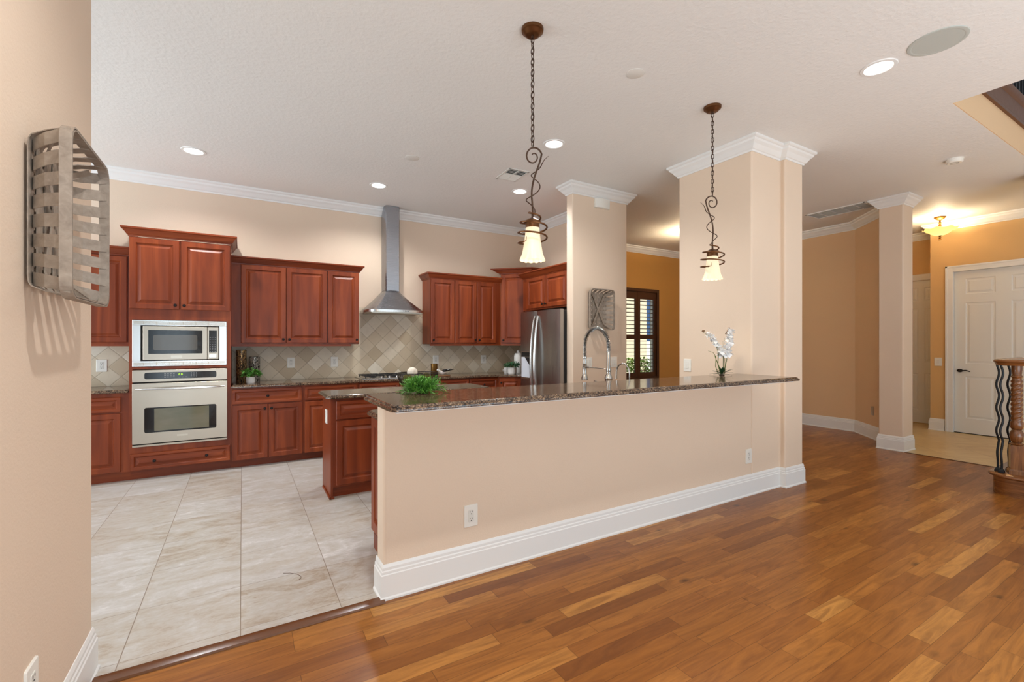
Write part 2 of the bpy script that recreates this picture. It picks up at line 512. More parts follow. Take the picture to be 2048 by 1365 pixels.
    def build(self, name, mat, parent=None, loc=(0, 0, 0), rz=0.0, smooth=False, bevel=0.0, seg=2, angle=35, **tags):
        me = bpy.data.meshes.new(name)
        me.from_pydata(self.v, [], self.f)
        bm = bmesh.new(); bm.from_mesh(me)
        bmesh.ops.recalc_face_normals(bm, faces=bm.faces)
        bm.to_mesh(me); bm.free()
        if smooth:
            for p in me.polygons: p.use_smooth = True
            me.set_sharp_from_angle(angle=rad(angle))
        me.materials.append(M[mat] if isinstance(mat, str) else mat)
        o = bpy.data.objects.new(name, me); COL.objects.link(o)
        if parent is not None: o.parent = parent
        o.location = loc; o.rotation_euler = (0, 0, rz)
        if bevel:
            b = o.modifiers.new('bevel', 'BEVEL'); b.width = bevel; b.segments = seg; b.limit_method = 'ANGLE'; b.angle_limit = rad(40)
            b.harden_normals = False
        for k, v in tags.items():
            o['category' if k == 'cat' else k] = v
        return o

def thing(name, label, cat, loc=(0, 0, 0), rz=0.0, group=None):
    o = bpy.data.objects.new(name, None); COL.objects.link(o)
    o.empty_display_size = 0.05
    o.location = loc; o.rotation_euler = (0, 0, rz)
    o['label'] = label; o['category'] = cat
    if group: o['group'] = group
    return o

def copy_tree(o, parent=None):
    c = o.copy(); COL.objects.link(c)
    if parent is not None: c.parent = parent
    for ch in list(o.children): copy_tree(ch, c)
    return c

ST = dict(kind='structure')
CEIL = 3.25

# ------------------------------------------------------------------ structure
MB().box(-5.0, 4.70, 2.453, 6.5, -0.1, 0.0).build('floor', 'tile', **ST)
MB().prism([(-3.2, -4.2), (7.17, -4.2), (7.17, 2.39), (8.3, 2.9), (8.3, 6.5), (4.70, 6.5), (4.70, 2.453), (-3.2, 2.453)], -0.1, 0.0).build('floor_wood', 'planks', **ST)
MB().prism([(7.17, -4.2), (10.3, -4.2), (10.3, 3.6), (8.3, 3.6), (8.3, 2.9), (7.17, 2.39)], -0.1, 0.0).build('floor_foyer', 'foyer_tile', **ST)
# ceiling slab with the stairwell opening at X > 4.77, Y < 1.30
MB().prism([(-5.0, -4.2), (4.77, -4.2), (4.77, 1.30), (10.3, 1.30), (10.3, 6.5), (-5.0, 6.5)], CEIL, CEIL + 0.08).build('ceiling', 'ceiling', **ST)

MB().box(-0.70, -0.54, -4.2, 2.536, 0, CEIL).build('wall_left', 'peach', bevel=0.012, seg=3, **ST)
MB().box(-5.0, 6.06, 6.38, 6.52, 0, CEIL).box(7.20, 8.4, 6.38, 6.52, 0, CEIL).box(6.06, 7.20, 6.38, 6.52, 0, 0.66).box(6.06, 7.20, 6.38, 6.52, 2.44, CEIL).build('wall_back', 'peach', **ST)
# the passage end wall carries a deeper golden paint: a skin of plaster in front of the back wall
MB().box(4.2, 6.06, 6.372, 6.38, 0, CEIL).box(7.20, 8.17, 6.372, 6.38, 0, CEIL).box(6.06, 7.20, 6.372, 6.38, 0, 0.66).box(6.06, 7.20, 6.372, 6.38, 2.44, CEIL).build('wall_passage', 'mustard', **ST)
MB().prism([(3.33, 4.22), (4.2, 4.22), (4.2, 6.38), (4.06, 6.38), (4.06, 4.34), (3.33, 4.34)], 0, CEIL).build('wall_right', 'peach', bevel=0.014, seg=3, **ST)
MB().box(0.653, 4.0, 2.453, 2.59, 0, 1.0525).build('wall_pony', 'peach', bevel=0.018, seg=3, **ST)
MB().prism([(4.0, 2.453), (4.45, 2.453), (4.45, 2.40), (4.765, 2.40), (4.765, 3.26), (4.0, 3.26)], 0, CEIL).build('wall_column', 'peach', bevel=0.016, seg=3, **ST)
MB().box(8.17, 8.30, 3.40, 6.38, 0, CEIL).prism([(8.17, 3.40), (8.17, 3.35), (7.50, 2.68), (7.48, 2.66), (7.66, 2.66), (8.30, 3.30), (8.30, 3.40)], 0, CEIL).build('wall_hall', 'tan', **ST)
MB().box(7.18, 7.48, 2.42, 2.68, 0, CEIL).build('wall_hall_column', 'peach', bevel=0.014, seg=3, **ST)
MB().box(8.30, 10.1, 3.40, 3.52, 0, CEIL).build('wall_foyer_north', 'gold', **ST)
MB().box(10.0, 10.12, 2.83, 3.40, 0, CEIL).build('wall_foyer_alcove', 'gold', **ST)
MB().prism([(9.42, 2.83), (9.42, 2.575), (9.52, 2.575), (9.52, 2.75), (10.0, 2.75), (10.0, 2.83)], 0, CEIL).box(9.42, 9.52, -1.0, 1.47, 0, CEIL).box(9.42, 9.52, 1.47, 2.575, 2.485, CEIL).build('wall_foyer_front', 'gold', **ST)
MB().box(7.44, 7.74, 1.10, 1.40, 0, CEIL).build('wall_foyer_column', 'peach', bevel=0.012, seg=3, **ST)
# upper landing seen through the stairwell
MB().box(4.772, 10.3, 1.294, 1.42, CEIL + 0.001, 3.505).build('wall_landing', 'tan', **ST)
MB().box(4.6, 10.3, 3.0, 3.1, CEIL + 0.08, 5.9).build('wall_upstairs', 'peach', **ST)
MB().box(3.6, 10.8, -4.4, 3.1, 5.9, 6.0).build('upstairs_sun_blocker', 'ceiling', **ST)  # unseen slab added to keep the sun from entering through the stairwell

CROWN = [(0, 3.13), (.008, 3.13), (.012, 3.146), (.02, 3.150), (.028, 3.160), (.045, 3.186), (.066, 3.205), (.072, 3.222), (.082, 3.226), (.09, 3.232), (.09, CEIL), (0, CEIL)]
BASE = [(0, 0), (.022, 0), (.022, .010), (.016, .018), (.016, .132), (.012, .137), (.012, .150), (.008, .156), (.008, .170), (.003, .186), (0, .187)]
MB().sweep([(-5.0, 6.38), (4.06, 6.38), (4.06, 4.34), (3.33, 4.34), (3.33, 4.22), (4.2, 4.22), (4.2, 6.372), (8.17, 6.372), (8.17, 3.35), (7.50, 2.68), (7.18, 2.68), (7.18, 2.42), (7.48, 2.42), (7.60, 2.66), (8.30, 3.36), (8.30, 3.40)], CROWN).build('trim_1', 'white', **ST)
MB().sweep([(4.0, 3.26), (4.0, 2.453), (4.45, 2.453), (4.45, 2.40), (4.765, 2.40), (4.765, 3.26)], CROWN, True).build('trim_2', 'white', **ST)
MB().sweep([(8.30, 3.40), (10.0, 3.40), (10.0, 2.83), (9.42, 2.83), (9.42, -1.0)], CROWN).build('trim_3', 'white', **ST)
MB().sweep([(7.74, 1.40), (7.44, 1.40), (7.44, 1.10), (7.74, 1.10)][::-1][::-1], [(-o, z) for o, z in CROWN][::-1]).build('trim_4', 'white', **ST)
MB().sweep([(0.653, 2.59), (0.653, 2.453), (4.45, 2.453), (4.45, 2.40), (4.765, 2.40), (4.765, 3.26)], BASE).build('baseboard_pony', 'white', **ST)
MB().sweep([(-0.54, -4.2), (-0.54, 2.536), (-0.70, 2.536)], BASE).build('baseboard_left', 'white', **ST)
MB().sweep([(4.2, 4.22), (4.2, 6.372), (8.17, 6.372), (8.17, 3.35), (7.50, 2.68), (7.18, 2.68), (7.18, 2.42), (7.48, 2.42), (7.60, 2.66)], BASE).build('baseboard_hall', 'white', **ST)
MB().sweep([(10.0, 2.83), (9.42, 2.83), (9.42, 2.655)], BASE).build('baseboard_foyer', 'white', **ST)
MB().sweep([(3.33, 4.34), (3.33, 4.22), (4.2, 4.22)], BASE).build('baseboard_right', 'white', smooth=True, **ST)
# wood reducer between tile and planks
MB().rings([[(x, 2.41, 0.001), (x, 2.416, 0.009), (x, 2.445, 0.014), (x, 2.47, 0.012), (x, 2.474, 0.001)] for x in (-0.54, 0.653)]).build('threshold', 'reducer', smooth=True, label='dark wood reducer strip between stone tile and plank floor', cat='threshold')
# dark strip at the foyer tile edge
MB().box(7.155, 7.185, -4.0, 2.40, 0.0, 0.004).build('threshold', 'fascia', label='thin dark strip where plank floor meets the foyer tile', cat='threshold')
# landing fascia (stained trim) above the peach band
fas = [(0, 3.505), (.03, 3.505), (.03, 3.53), (.02, 3.55), (.015, 3.555), (.015, 3.70), (.03, 3.715), (.045, 3.74), (.045, 3.77), (0, 3.77)]
MB().sweep([(4.78, 1.30), (10.2, 1.30)], fas).build('trim_5', 'fascia', smooth=True, **ST)
MB().box(4.77, 10.3, 1.30, 3.0, 3.60, 3.66).build('floor_landing', 'planks', **ST)

# doors -----------------------------------------------------------
def six_panel(parent_name, X, y0, y1, ztop, zgap=0.012):
    """door leaf facing -X between y1 (left as seen) and y0"""
    w_, h_ = y1 - y0, ztop - zgap
    m = MB()
    m.T = Matrix.Translation((X, y1, zgap)) @ Matrix.Rotation(rad(-90), 4, 'Z')
    m.box(0, w_, 0.008, 0.045, 0, h_)
    cols = ((0.12 * w_, 0.42 * w_), (0.57 * w_, 0.88 * w_))
    rows = ((0.22, 0.86), (1.05, 1.98), (2.11, 2.345))
    sc = h_ / 2.46
    xs = [0, cols[0][0], cols[0][1], cols[1][0], cols[1][1], w_]
    zs = [0, rows[0][0] * sc, rows[0][1] * sc, rows[1][0] * sc, rows[1][1] * sc, rows[2][0] * sc, rows[2][1] * sc, h_]
    for i in range(5):
        for j in range(7):
            if i in (1, 3) and j in (1, 3, 5):
                a, b, c, d = xs[i], xs[i + 1], zs[j], zs[j + 1]
                def ring(q, yv): return [(a + q, yv, c + q), (b - q, yv, c + q), (b - q, yv, d - q), (a + q, yv, d - q)]
                m.rings([ring(0, 0.0), ring(0.012, 0.009), ring(0.022, 0.009), ring(0.045, 0.002)], False, True)
            else:
                m.add([(xs[i], 0, zs[j]), (xs[i + 1], 0, zs[j]), (xs[i + 1], 0, zs[j + 1]), (xs[i], 0, zs[j + 1])], [(0, 1, 2, 3)])
    # edges
    m.box(0, w_, 0.0005, 0.009, 0, 0.001).box(0, 0.001, 0.0005, 0.009, 0, h_).box(w_ - 0.001, w_, 0.0005, 0.009, 0, h_)
    return m.build(parent_name, 'door', **ST)
d1 = six_panel('door_1', 9.45, 1.49, 2.555, 2.47)
hm = MB()
hm.T = Matrix.Translation((9.45, 2.49, 0.955)) @ Matrix.Rotation(rad(-90), 4, 'Z')
hm.rings([[(0.034 * math.cos(2 * PI * i / 20) * k, y, 0.026 * math.sin(2 * PI * i / 20) * k) for i in range(20)] for y, k in ((0, 1), (-0.008, 1), (-0.014, 0.8))])
hm.tube([(0, -0.012, 0), (0, -0.045, 0)], 0.009)
hm.tube([(0, -0.045, 0), (0.04, -0.05, 0.0), (0.08, -0.05, 0.006), (0.11, -0.048, -0.004), (0.125, -0.046, -0.008)], [0.011, 0.011, 0.009, 0.008, 0.006])
hm.build('lever_handle', 'bronze_knob', parent=d1, smooth=True, label='dark bronze lever handle')
MB().box(9.448, 9.47, 1.49, 2.555, 0.0, 0.012).build('trim_6', 'dark', **ST)
CAS = [(0, 0.0), (.016, 0.0), (.02, .03), (.02, .075), (.014, .085), (0, .085)]
def casing(name, X, y0, y1, zt, wd=0.09):
    m = MB()
    m.box(X - .018, X, y1, y1 + wd, 0, zt + wd).box(X - .018, X, y0 - wd, y0, 0, zt + wd).box(X - .018, X, y0, y1, zt, zt + wd)
    m.box(X - .024, X, y1 + wd * .72, y1 + wd, 0, zt + wd).box(X - .024, X, y0 - wd, y1 + wd, zt + wd * .72, zt + wd)
    m.box(X, X + .10, y1, y1 + .018, 0, zt).box(X, X + .10, y0 - .018, y0, 0, zt).box(X, X + .10, y0, y1, zt, zt + .018)
    return m.build(name, 'white', bevel=0.003, **ST)
casing('trim_7', 9.42, 1.487, 2.557, 2.472)
d2 = six_panel('door_2', 9.985, 2.84, 3.39, 2.44)
MB().box(9.965, 10.0, 2.83, 3.40, 2.445, 2.55).build('trim_8', 'white', bevel=0.004, **ST)

# window with plantation shutter ----------------------------------
wn = MB()
X0, X1, Z0, Z1 = 6.06, 7.20, 0.66, 2.44
wn.box(X0, X0 + .05, 6.46, 6.52, Z0, Z1).box(X1 - .05, X1, 6.46, 6.52, Z0, Z1).box(X0, X1, 6.46, 6.52, Z0, Z0 + .05).box(X0, X1, 6.46, 6.52, Z1 - .05, Z1).box(X0, X1, 6.47, 6.51, 1.50, 1.54)
w1 = wn.build('window_1', 'white', **ST)
MB().box(X0 + .05, X1 - .05, 6.488, 6.492, Z0 + .05, Z1 - .05).build('glass', 'pane', parent=w1)
sh = thing('plantation_shutter', 'dark brown plantation shutter filling the passage window', 'shutter', (X0, 6.372, Z0))
MB().box(0, .06, -.03, .07, 0, 1.78).box(1.08, 1.14, -.03, .07, 0, 1.78).box(.06, 1.08, -.03, .07, 1.72, 1.78).box(.06, 1.08, -.03, .07, 0, .05).build('shutter_frame', 'shutter', parent=sh, bevel=0.003)
for a, b in ((.062, .568), (.572, 1.078)):
    m = MB()
    s_ = .065
    m.box(a, a + s_, 0, .03, .052, 1.718).box(b - s_, b, 0, .03, .052, 1.718)
    m.box(a + s_, b - s_, 0, .03, .052, .14).box(a + s_, b - s_, 0, .03, .79, .88).box(a + s_, b - s_, 0, .03, 1.575, 1.718)
    for lo, hi in ((.14, .79), (.88, 1.575)):
        k = int(round((hi - lo) / .075)); 
        for i in range(k):
            z = lo + (i + .5) * (hi - lo) / k
            m.T = Matrix.Translation((0, .015, z)) @ Matrix.Rotation(rad(-3), 4, 'X')
            m.box(a + s_ + .002, b - s_ - .002, -.032, .032, -.005, .005)
            m.T = Matrix.Identity(4)
    m.build('shutter_panel', 'shutter', parent=sh)

# outdoors behind the shutter
MB().box(3.0, 14, 6.6, 16, -0.25, -0.2).build('lawn', 'lawn', label='bright green lawn outside the shuttered window', cat='lawn', kind='stuff')
MB().box(5.5, 9.92, 9.2, 9.4, -0.198, 4.2).build('garden_wall', 'stucco', label='pale sunlit stucco wall outside the shuttered window', cat='wall')
MB().box(10.16, 10.36, 9.2, 9.4, -0.198, 4.2).build('porch_post', 'outpost', label='white porch post outside the right shutter panel', cat='post')
t = thing('outdoor_screen', 'tall panel outside the right shutter panel, blue above and white below', 'screen', (10.04, 9.30, -.198))
MB().box(-.115, .115, -.03, .03, 1.62, 4.4).build('upper_panel', 'blue', parent=t, label='blue upper panel')
MB().box(-.115, .115, -.03, .03, 0, 1.618).build('lower_panel', 'outpost', parent=t)
m = MB()
for i in range(1200):
    c = Vector((8.85 + max(-.9, min(.9, random.gauss(0, .5))), 8.75 + max(-.3, min(.3, random.gauss(0, .15))) - .12, random.uniform(.0, .95)))
    m.leaf(c, (random.gauss(0, 1), random.gauss(0, 1), random.gauss(.4, .6)), random.uniform(.09, .16), .05)
m.tube([(8.85, 8.63, -.199), (8.85, 8.63, .4)], .04)
m.build('garden_shrub', 'shrub', label='low green shrub on the lawn outside the shuttered window', cat='shrub')

# ------------------------------------------------------------------ cabinets
def panel_rings(a, b, c, d, fr):
    def r(q, y): return [(a + q, y, c + q), (b - q, y, c + q), (b - q, y, d - q), (a + q, y, d - q)]
    return [r(0, 0), r(0, -.015), r(.004, -.02), r(fr - .008, -.02), r(fr - .004, -.0155), r(fr + .002, -.007), r(fr + .010, -.007), r(fr + .034, -.0185)]
def knob(parent, x, z, y=-.02):
    m = MB()
    m.T = Matrix.Translation((x, y, z)) @ Matrix.Rotation(rad(90), 4, 'X')
    m.lathe([(.006, 0), (.006, .012), (.013, .017), (.0155, .022), (.013, .028), (.005, .031)], 14)
    return m.build('knob', 'bronze_knob', parent=parent, smooth=True)
def door(parent, a, b, c, d, kn=None, name='door', fr=.058, mat=None):
    m = MB(); m.rings(panel_rings(a, b, c, d, fr), True, True)
    o = m.build(name, mat or ('cherry' if name == 'door' else 'cherry_h'), parent=parent)
    if kn:
        for k in (kn if isinstance(kn, list) else [kn]): knob(o, *k)
    return o
CABCROWN = [(0, 0), (.008, 0), (.010, .012), (.018, .016), (.026, .03), (.042, .052), (.046, .062), (.056, .066), (.060, .072), (.060, .085), (0, .085)]
def cab_crown(parent, path, z):
    return MB().sweep(path, [(o, z + h) for o, h in CABCROWN]).build('crown_moulding', 'cherry_h', parent=parent, smooth=True, angle=25)
YF = 5.82   # base cabinet fronts
YW = 6.05   # wall cabinet fronts
# left base cabinet
c = thing('base_cabinet', 'cherry base cabinet with one drawer and door, far left of the oven tower', 'cabinet', (-1.90, YF, 0))
MB().box(0, .935, 0, .55, .10, .886).build('body', 'cherry', parent=c)
MB().box(0, .935, .075, .095, 0, .10).build('toe_kick', 'cherry_h', parent=c)
door(c, .30, .875, .70, .845, (.58, .772), 'drawer', .036)
door(c, .30, .875, .11, .685, (.35, .62))
# oven tower
c = thing('oven_cabinet', 'tall cherry cabinet tower holding the microwave and wall oven', 'cabinet', (-.965, YF, 0))
W_ = .86
m = MB()
m.box(0, .018, .02, .55, .10, 2.44).box(W_ - .018, W_, .02, .55, .10, 2.44).box(.018, W_ - .018, .53, .55, .10, 2.44).box(.018, W_ - .018, .02, .53, 1.612, 2.44).box(.018, W_ - .018, .02, .53, .10, .334)
m.box(0, .028, 0, .02, .10, 2.44).box(W_ - .038, W_, 0, .02, .10, 2.44)
m.box(.028, W_ - .038, 0, .02, 1.612, 2.44).box(.028, W_ - .038, 0, .02, 1.112, 1.138).box(.028, W_ - .038, 0, .02, .10, .334)
m.build('body', 'cherry', parent=c)
MB().box(0, W_, .075, .095, 0, .10).build('toe_kick', 'cherry_h', parent=c)
door(c, .005, .408, 1.722, 2.432, (.375, 1.765)); door(c, .42, .855, 1.722, 2.432, (.45, 1.765))
door(c, .012, .853, .108, .272, [(.205, .19), (.643, .19)], 'drawer', .036)
cab_crown(c, [(0, .55), (0, 0), (W_, 0), (W_, .55)], 2.445)
# base cabinets right of the tower
c = thing('base_cabinet', 'cherry base cabinet with one wide drawer over two doors beside the oven tower', 'cabinet', (-.105, YF, 0))
MB().box(0, .72, 0, .55, .10, .886).build('body', 'cherry', parent=c)
MB().box(0, .72, .075, .095, 0, .10).build('toe_kick', 'cherry_h', parent=c)
door(c, .012, .705, .705, .866, (.355, .786), 'drawer', .036)
door(c, .012, .355, .092, .692, (.325, .645)); door(c, .362, .708, .092, .692, (.392, .645))
c = thing('base_cabinet', 'cherry base cabinet with one drawer over one door left of the cooktop', 'cabinet', (.615, YF, 0))
MB().box(0, .62, 0, .55, .10, .886).build('body', 'cherry', parent=c)
MB().box(0, .62, .075, .095, 0, .10).build('toe_kick', 'cherry_h', parent=c)
door(c, .014, .605, .705, .866, (.31, .786), 'drawer', .036)
door(c, .014, .605, .092, .692, (.56, .645))
c = thing('base_cabinet', 'cherry base cabinet under the gas cooktop', 'cabinet', (1.235, YF, 0))
MB().box(0, 1.04, 0, .55, .10, .886).build('body', 'cherry', parent=c)
MB().box(0, 1.04, .075, .095, 0, .10).build('toe_kick', 'cherry_h', parent=c)
for a, b in ((.014, .515), (.525, 1.026)):
    door(c, a, b, .705, .866, None, 'drawer', .036); door(c, a, b, .092, .692, ((a + b) / 2, .645))
c = thing('base_cabinet', 'cherry base cabinet right of the cooktop, below the bird figurine', 'cabinet', (2.275, YF, 0))
MB().box(0, .94, 0, .55, .10, .886).build('body', 'cherry', parent=c)
MB().box(0, .94, .075, .095, 0, .10).build('toe_kick', 'cherry_h', parent=c)
for a, b in ((.014, .465), (.475, .926)):
    door(c, a, b, .705, .866, ((a + b) / 2, .786), 'drawer', .036); door(c, a, b, .092, .692, ((a + b) / 2, .645))
c = thing('base_cabinet', 'diagonal cherry corner base cabinet beside the refrigerator', 'cabinet', (3.215, YF, 0), rad(-32))
MB().box(0, .36, 0, .30, .10, .886).build('body', 'cherry', parent=c)
MB().box(0, .36, .075, .095, 0, .10).build('toe_kick', 'cherry_h', parent=c)
door(c, .02, .34, .092, .866, (.05, .80))
# upper left
c = thing('wall_cabinet', 'cherry wall cabinet left of the oven tower, half behind the hanging basket', 'cabinet', (-1.80, YW, 0))
MB().box(0, .835, 0, .325, 1.362, 2.29).build('body', 'cherry', parent=c)
MB().box(0, .835, 0, .02, 1.345, 1.362).build('light_rail', 'cherry_h', parent=c)
door(c, .02, .40, 1.385, 2.265, (.37, 1.42)); door(c, .41, .785, 1.385, 2.265, (.44, 1.42))
cab_crown(c, [(0, 0), (.835, 0)], 2.275)
# upper middle, three doors
c = thing('wall_cabinet', 'three-door cherry wall cabinet between the oven tower and the range hood', 'cabinet', (-.105, YW, 0))
MB().box(0, 1.40, 0, .325, 1.362, 2.29).build('body', 'cherry', parent=c)
MB().box(0, 1.305, -.002, .02, 1.338, 1.362).build('light_rail', 'cherry_h', parent=c)
door(c, .095, .556, 1.378, 2.275, (.527, 1.42)); door(c, .562, 1.012, 1.378, 2.275, (.592, 1.42)); door(c, 1.027, 1.397, 1.378, 2.275, (1.368, 1.42))
cab_crown(c, [(0, 0), (1.40, 0), (1.40, .325)], 2.278)
# upper right, three doors
c = thing('wall_cabinet', 'three-door cherry wall cabinet right of the range hood', 'cabinet', (2.262, YW, 0))
MB().box(0, 1.125, 0, .325, 1.362, 2.29).build('body', 'cherry', parent=c)
MB().box(0, 1.125, -.002, .02, 1.338, 1.362).build('light_rail', 'cherry_h', parent=c)
door(c, .006, .358, 1.378, 2.275, (.036, 1.42)); door(c, .372, .712, 1.378, 2.275, (.683, 1.42)); door(c, .722, 1.036, 1.378, 2.275, (.752, 1.42))
cab_crown(c, [(0, .325), (0, 0), (1.12, 0)], 2.278)
# corner upper
c = thing('wall_cabinet', 'taller diagonal corner cherry wall cabinet with a single door', 'cabinet', (3.39, YW, 0), rad(-45))
s2 = math.sqrt(2)
MB().prism([(0, 0), (.467, 0), (.70, .235), (.235, .70), (.232, .232)], 1.362, 2.43).build('body', 'cherry', parent=c)
MB().box(0, .467, -.002, .02, 1.338, 1.362).build('light_rail', 'cherry_h', parent=c)
door(c, .02, .45, 1.378, 2.415, (.05, 1.42))
cab_crown(c, [(.23, .23), (0, 0), (.467, 0), (.66, .195)], 2.42)
# over the refrigerator
c = thing('wall_cabinet', 'two-door cherry wall cabinet above the refrigerator', 'cabinet', (3.45, 5.50, 0), rad(-90))
MB().box(0, 1.155, 0, .60, 1.83, 2.29).build('body', 'cherry', parent=c)
door(c, .115, .558, 1.85, 2.275, (.528, 1.895)); door(c, .566, 1.05, 1.85, 2.275, (.596, 1.895))
cab_crown(c, [(0, .60), (0, 0), (1.155, 0)], 2.278)

# island
c = thing('kitchen_island', 'cherry kitchen island cabinet with granite top overhanging, behind the bar', 'kitchen island', (.671, 4.26, 0))
m = MB(); m.box(.02, 1.54, 0, .46, .10, .886).box(0, .02, -.005, .46, 0, .886)
m.build('body', 'cherry', parent=c)
MB().box(.02, 1.54, .06, .08, 0, .10).box(.02, 1.5, .38, .40, 0, .10).build('toe_kick', 'cherry_h', parent=c)
MB().box(-.012, 0, -.014, .40, 0, .02).box(-.012, .03, -.014, -.005, 0, .02).build('base_moulding', 'cherry_h', parent=c, bevel=0.003)
door(c, .045, .50, .70, .862, None, 'drawer', .036); door(c, .045, .50, .118, .688)
door(c, .51, 1.0, .70, .862, None, 'drawer', .036); door(c, .51, 1.0, .118, .688)
door(c, 1.01, 1.52, .70, .862, None, 'drawer', .036); door(c, 1.01, 1.52, .118, .688)
OGEE = [(.004, 0), (0, .004), (0, .012), (.004, .018), (.010, .020), (.012, .026), (.020, .030)]
def counter(name, poly, z, label, cat='countertop', th=.030, loc=(0, 0, 0)):
    return MB().slab(poly, [(d, z + h * th / .030) for d, h in OGEE]).build(name, 'granite', label=label, cat=cat)
counter('countertop', [(.664, 4.215), (2.22, 4.215), (2.262, 4.255), (2.262, 4.71), (2.22, 4.75), (.664, 4.75), (.630, 4.716), (.630, 4.25)], .886, 'clipped-corner brown granite countertop on the kitchen island')
# sink run behind the half wall
c = thing('sink_cabinet', 'cherry sink base cabinets behind the half wall, end panel showing', 'cabinet', (3.99, 3.19, 0), rad(180))
MB().box(0, 3.205, 0, .59, .10, .886).build('body', 'cherry', parent=c)
MB().box(0, 3.225, .07, .59, 0, .10).build('toe_kick', 'cherry_h', parent=c)
m = MB(); m.T = Matrix.Translation((3.205, .0, 0)) @ Matrix.Rotation(rad(90), 4, 'Z')
m.rings(panel_rings(0.0, .585, .10, .880, .075))
m.build('end_panel', 'cherry', parent=c)
counter('countertop', [(.735, 2.592), (3.998, 2.592), (3.998, 3.225), (.775, 3.225), (.735, 3.185)], .886, 'brown granite sink countertop behind the half wall')
# back run and left piece
counter('countertop', [(-.103, 5.785), (3.20, 5.785), (3.50, 5.60), (3.50, 5.32), (4.055, 5.32), (4.055, 6.368), (-.103, 6.368)], .886, 'long brown granite countertop along the back wall under the cooktop')
counter('countertop', [(-1.93, 5.785), (-.968, 5.785), (-.968, 6.368), (-1.93, 6.368)], .886, 'short brown granite countertop left of the oven tower')
# breakfast bar
counter('bar_counter', [(.60, 2.03), (3.985, 2.03), (3.985, 2.59), (.60, 2.59), (.575, 2.565), (.575, 2.055)], 1.064, 'long brown granite breakfast bar top on the peach half wall', 'bar counter')
MB().prism([(.61, 2.07), (3.97, 2.07), (3.97, 2.588), (.61, 2.588), (.61, 2.10)], 1.053, 1.0635).build('bar_support_board', 'white', bevel=0.004, label='thin white support board under the granite bar top', cat='board')
# backsplash
m = MB()
m.box(-1.93, -.968, 6.37, 6.38, .917, 1.36).box(-.103, 1.30, 6.37, 6.38, .917, 1.36).box(1.30, 2.26, 6.37, 6.38, .917, 1.86).box(2.26, 4.06, 6.37, 6.38, .917, 1.36)
m.build('wall_backsplash', 'backsplash', **ST)

# ------------------------------------------------------------------ appliances
def rrect(a, b, c, d, r, n=5):
    pts = []
    for cx_, cz_, s0 in ((b - r, d - r, 0), (a + r, d - r, 90), (a + r, c + r, 180), (b - r, c + r, 270)):
        for i in range(n + 1):
            t = rad(s0 + 90 * i / n); pts.append((cx_ + r * math.cos(t), cz_ + r * math.sin(t)))
    return pts
def plate(m, a, b, c, d, r, y0, y1, bev=.002):
    o = rrect(a, b, c, d, r); i = rrect(a + bev, b - bev, c + bev, d - bev, max(r - bev, .001))
    m.rings([[(x, y1, z) for x, z in o], [(x, y0 + bev, z) for x, z in o], [(x, y0, z) for x, z in i]])
    return m
# wall oven
o = thing('wall_oven', 'stainless steel built-in wall oven with a dark glass door window', 'oven', (-.935, YF, 0))
WO = .797
plate(MB(), 0, WO, .985, 1.105, .004, -.03, .018).build('control_panel', 'steel', parent=o, smooth=True)
cp = plate(MB(), .095, .700, 1.012, 1.080, .018, -.0325, -.03, .001).build('control_glass', 'black', parent=o, smooth=True)
m = MB()
for i in range(4):
    for j in range(3): MB().box(.255 + i * .024, .268 + i * .024, -.0335, -.0325, 1.026 + j * .017, 1.034 + j * .017).build('button', 'button', parent=cp)
for i in range(3):
    for j in range(4): MB().box(.478 + i * .021, .486 + i * .021, -.0335, -.0325, 1.022 + j * .0145, 1.027 + j * .0145).build('button', 'button', parent=cp)
for i in range(3): MB().box(.372 + i * .030, .384 + i * .030, -.0335, -.0325, 1.023, 1.029).build('button', 'button', parent=cp)
m = MB()
SEG = {'2': 'abged', '6': 'afgedc'}
def seg7(m, x, z, ww, hh, ch, y0, y1):
    t = .003
    pos = {'a': (x, x + ww, z + hh - t, z + hh), 'g': (x, x + ww, z + hh / 2 - t / 2, z + hh / 2 + t / 2), 'd': (x, x + ww, z, z + t),
           'f': (x, x + t, z + hh / 2, z + hh), 'e': (x, x + t, z, z + hh / 2), 'b': (x + ww - t, x + ww, z + hh / 2, z + hh), 'c': (x + ww - t, x + ww, z, z + hh / 2)}
    for s in SEG[ch]: a, b, c_, d_ = pos[s]; m.box(a, b, y0, y1, c_, d_)
seg7(m, .372, 1.046, .013, .018, '2', -.0336, -.0325); seg7(m, .394, 1.046, .013, .018, '6', -.0336, -.0325)
m.build('clock_digits', 'display', parent=cp)
MB().box(.004, WO - .004, -.01, .018, .972, .985).build('vent_gap', 'dark', parent=o)
dr = plate(MB(), 0, WO, .368, .972, .004, -.038, .018).build('oven_door', 'steel', parent=o, smooth=True)
gl = plate(MB(), .095, .700, .475, .728, .018, -.040, -.038, .001).build('door_window', 'oven_glass', parent=dr, smooth=True)
plate(MB(), .175, .635, .490, .716, .004, -.0408, -.040, .0005).build('inner_pane', 'oven_inner', parent=gl)
m = MB()
pts = [(.025 + .747 * i / 24, -.038 - .048 * math.sin(PI * i / 24) ** .55, .915) for i in range(25)]
m.tube(pts, [.006 + .008 * math.sin(PI * i / 24) ** .5 for i in range(25)], 10)
m.build('handle', 'steel_bright', parent=dr, smooth=True)
m = MB(); m.box(.36, .45, -.0395, -.038, .420, .438); m.build('badge', 'badge', parent=dr)
MB().box(.004, WO - .004, -.015, .018, .357, .368).build('vent_gap', 'dark', parent=o)
MB().box(0, WO, -.03, .018, .338, .357).build('bottom_trim', 'steel', parent=o, bevel=0.002)
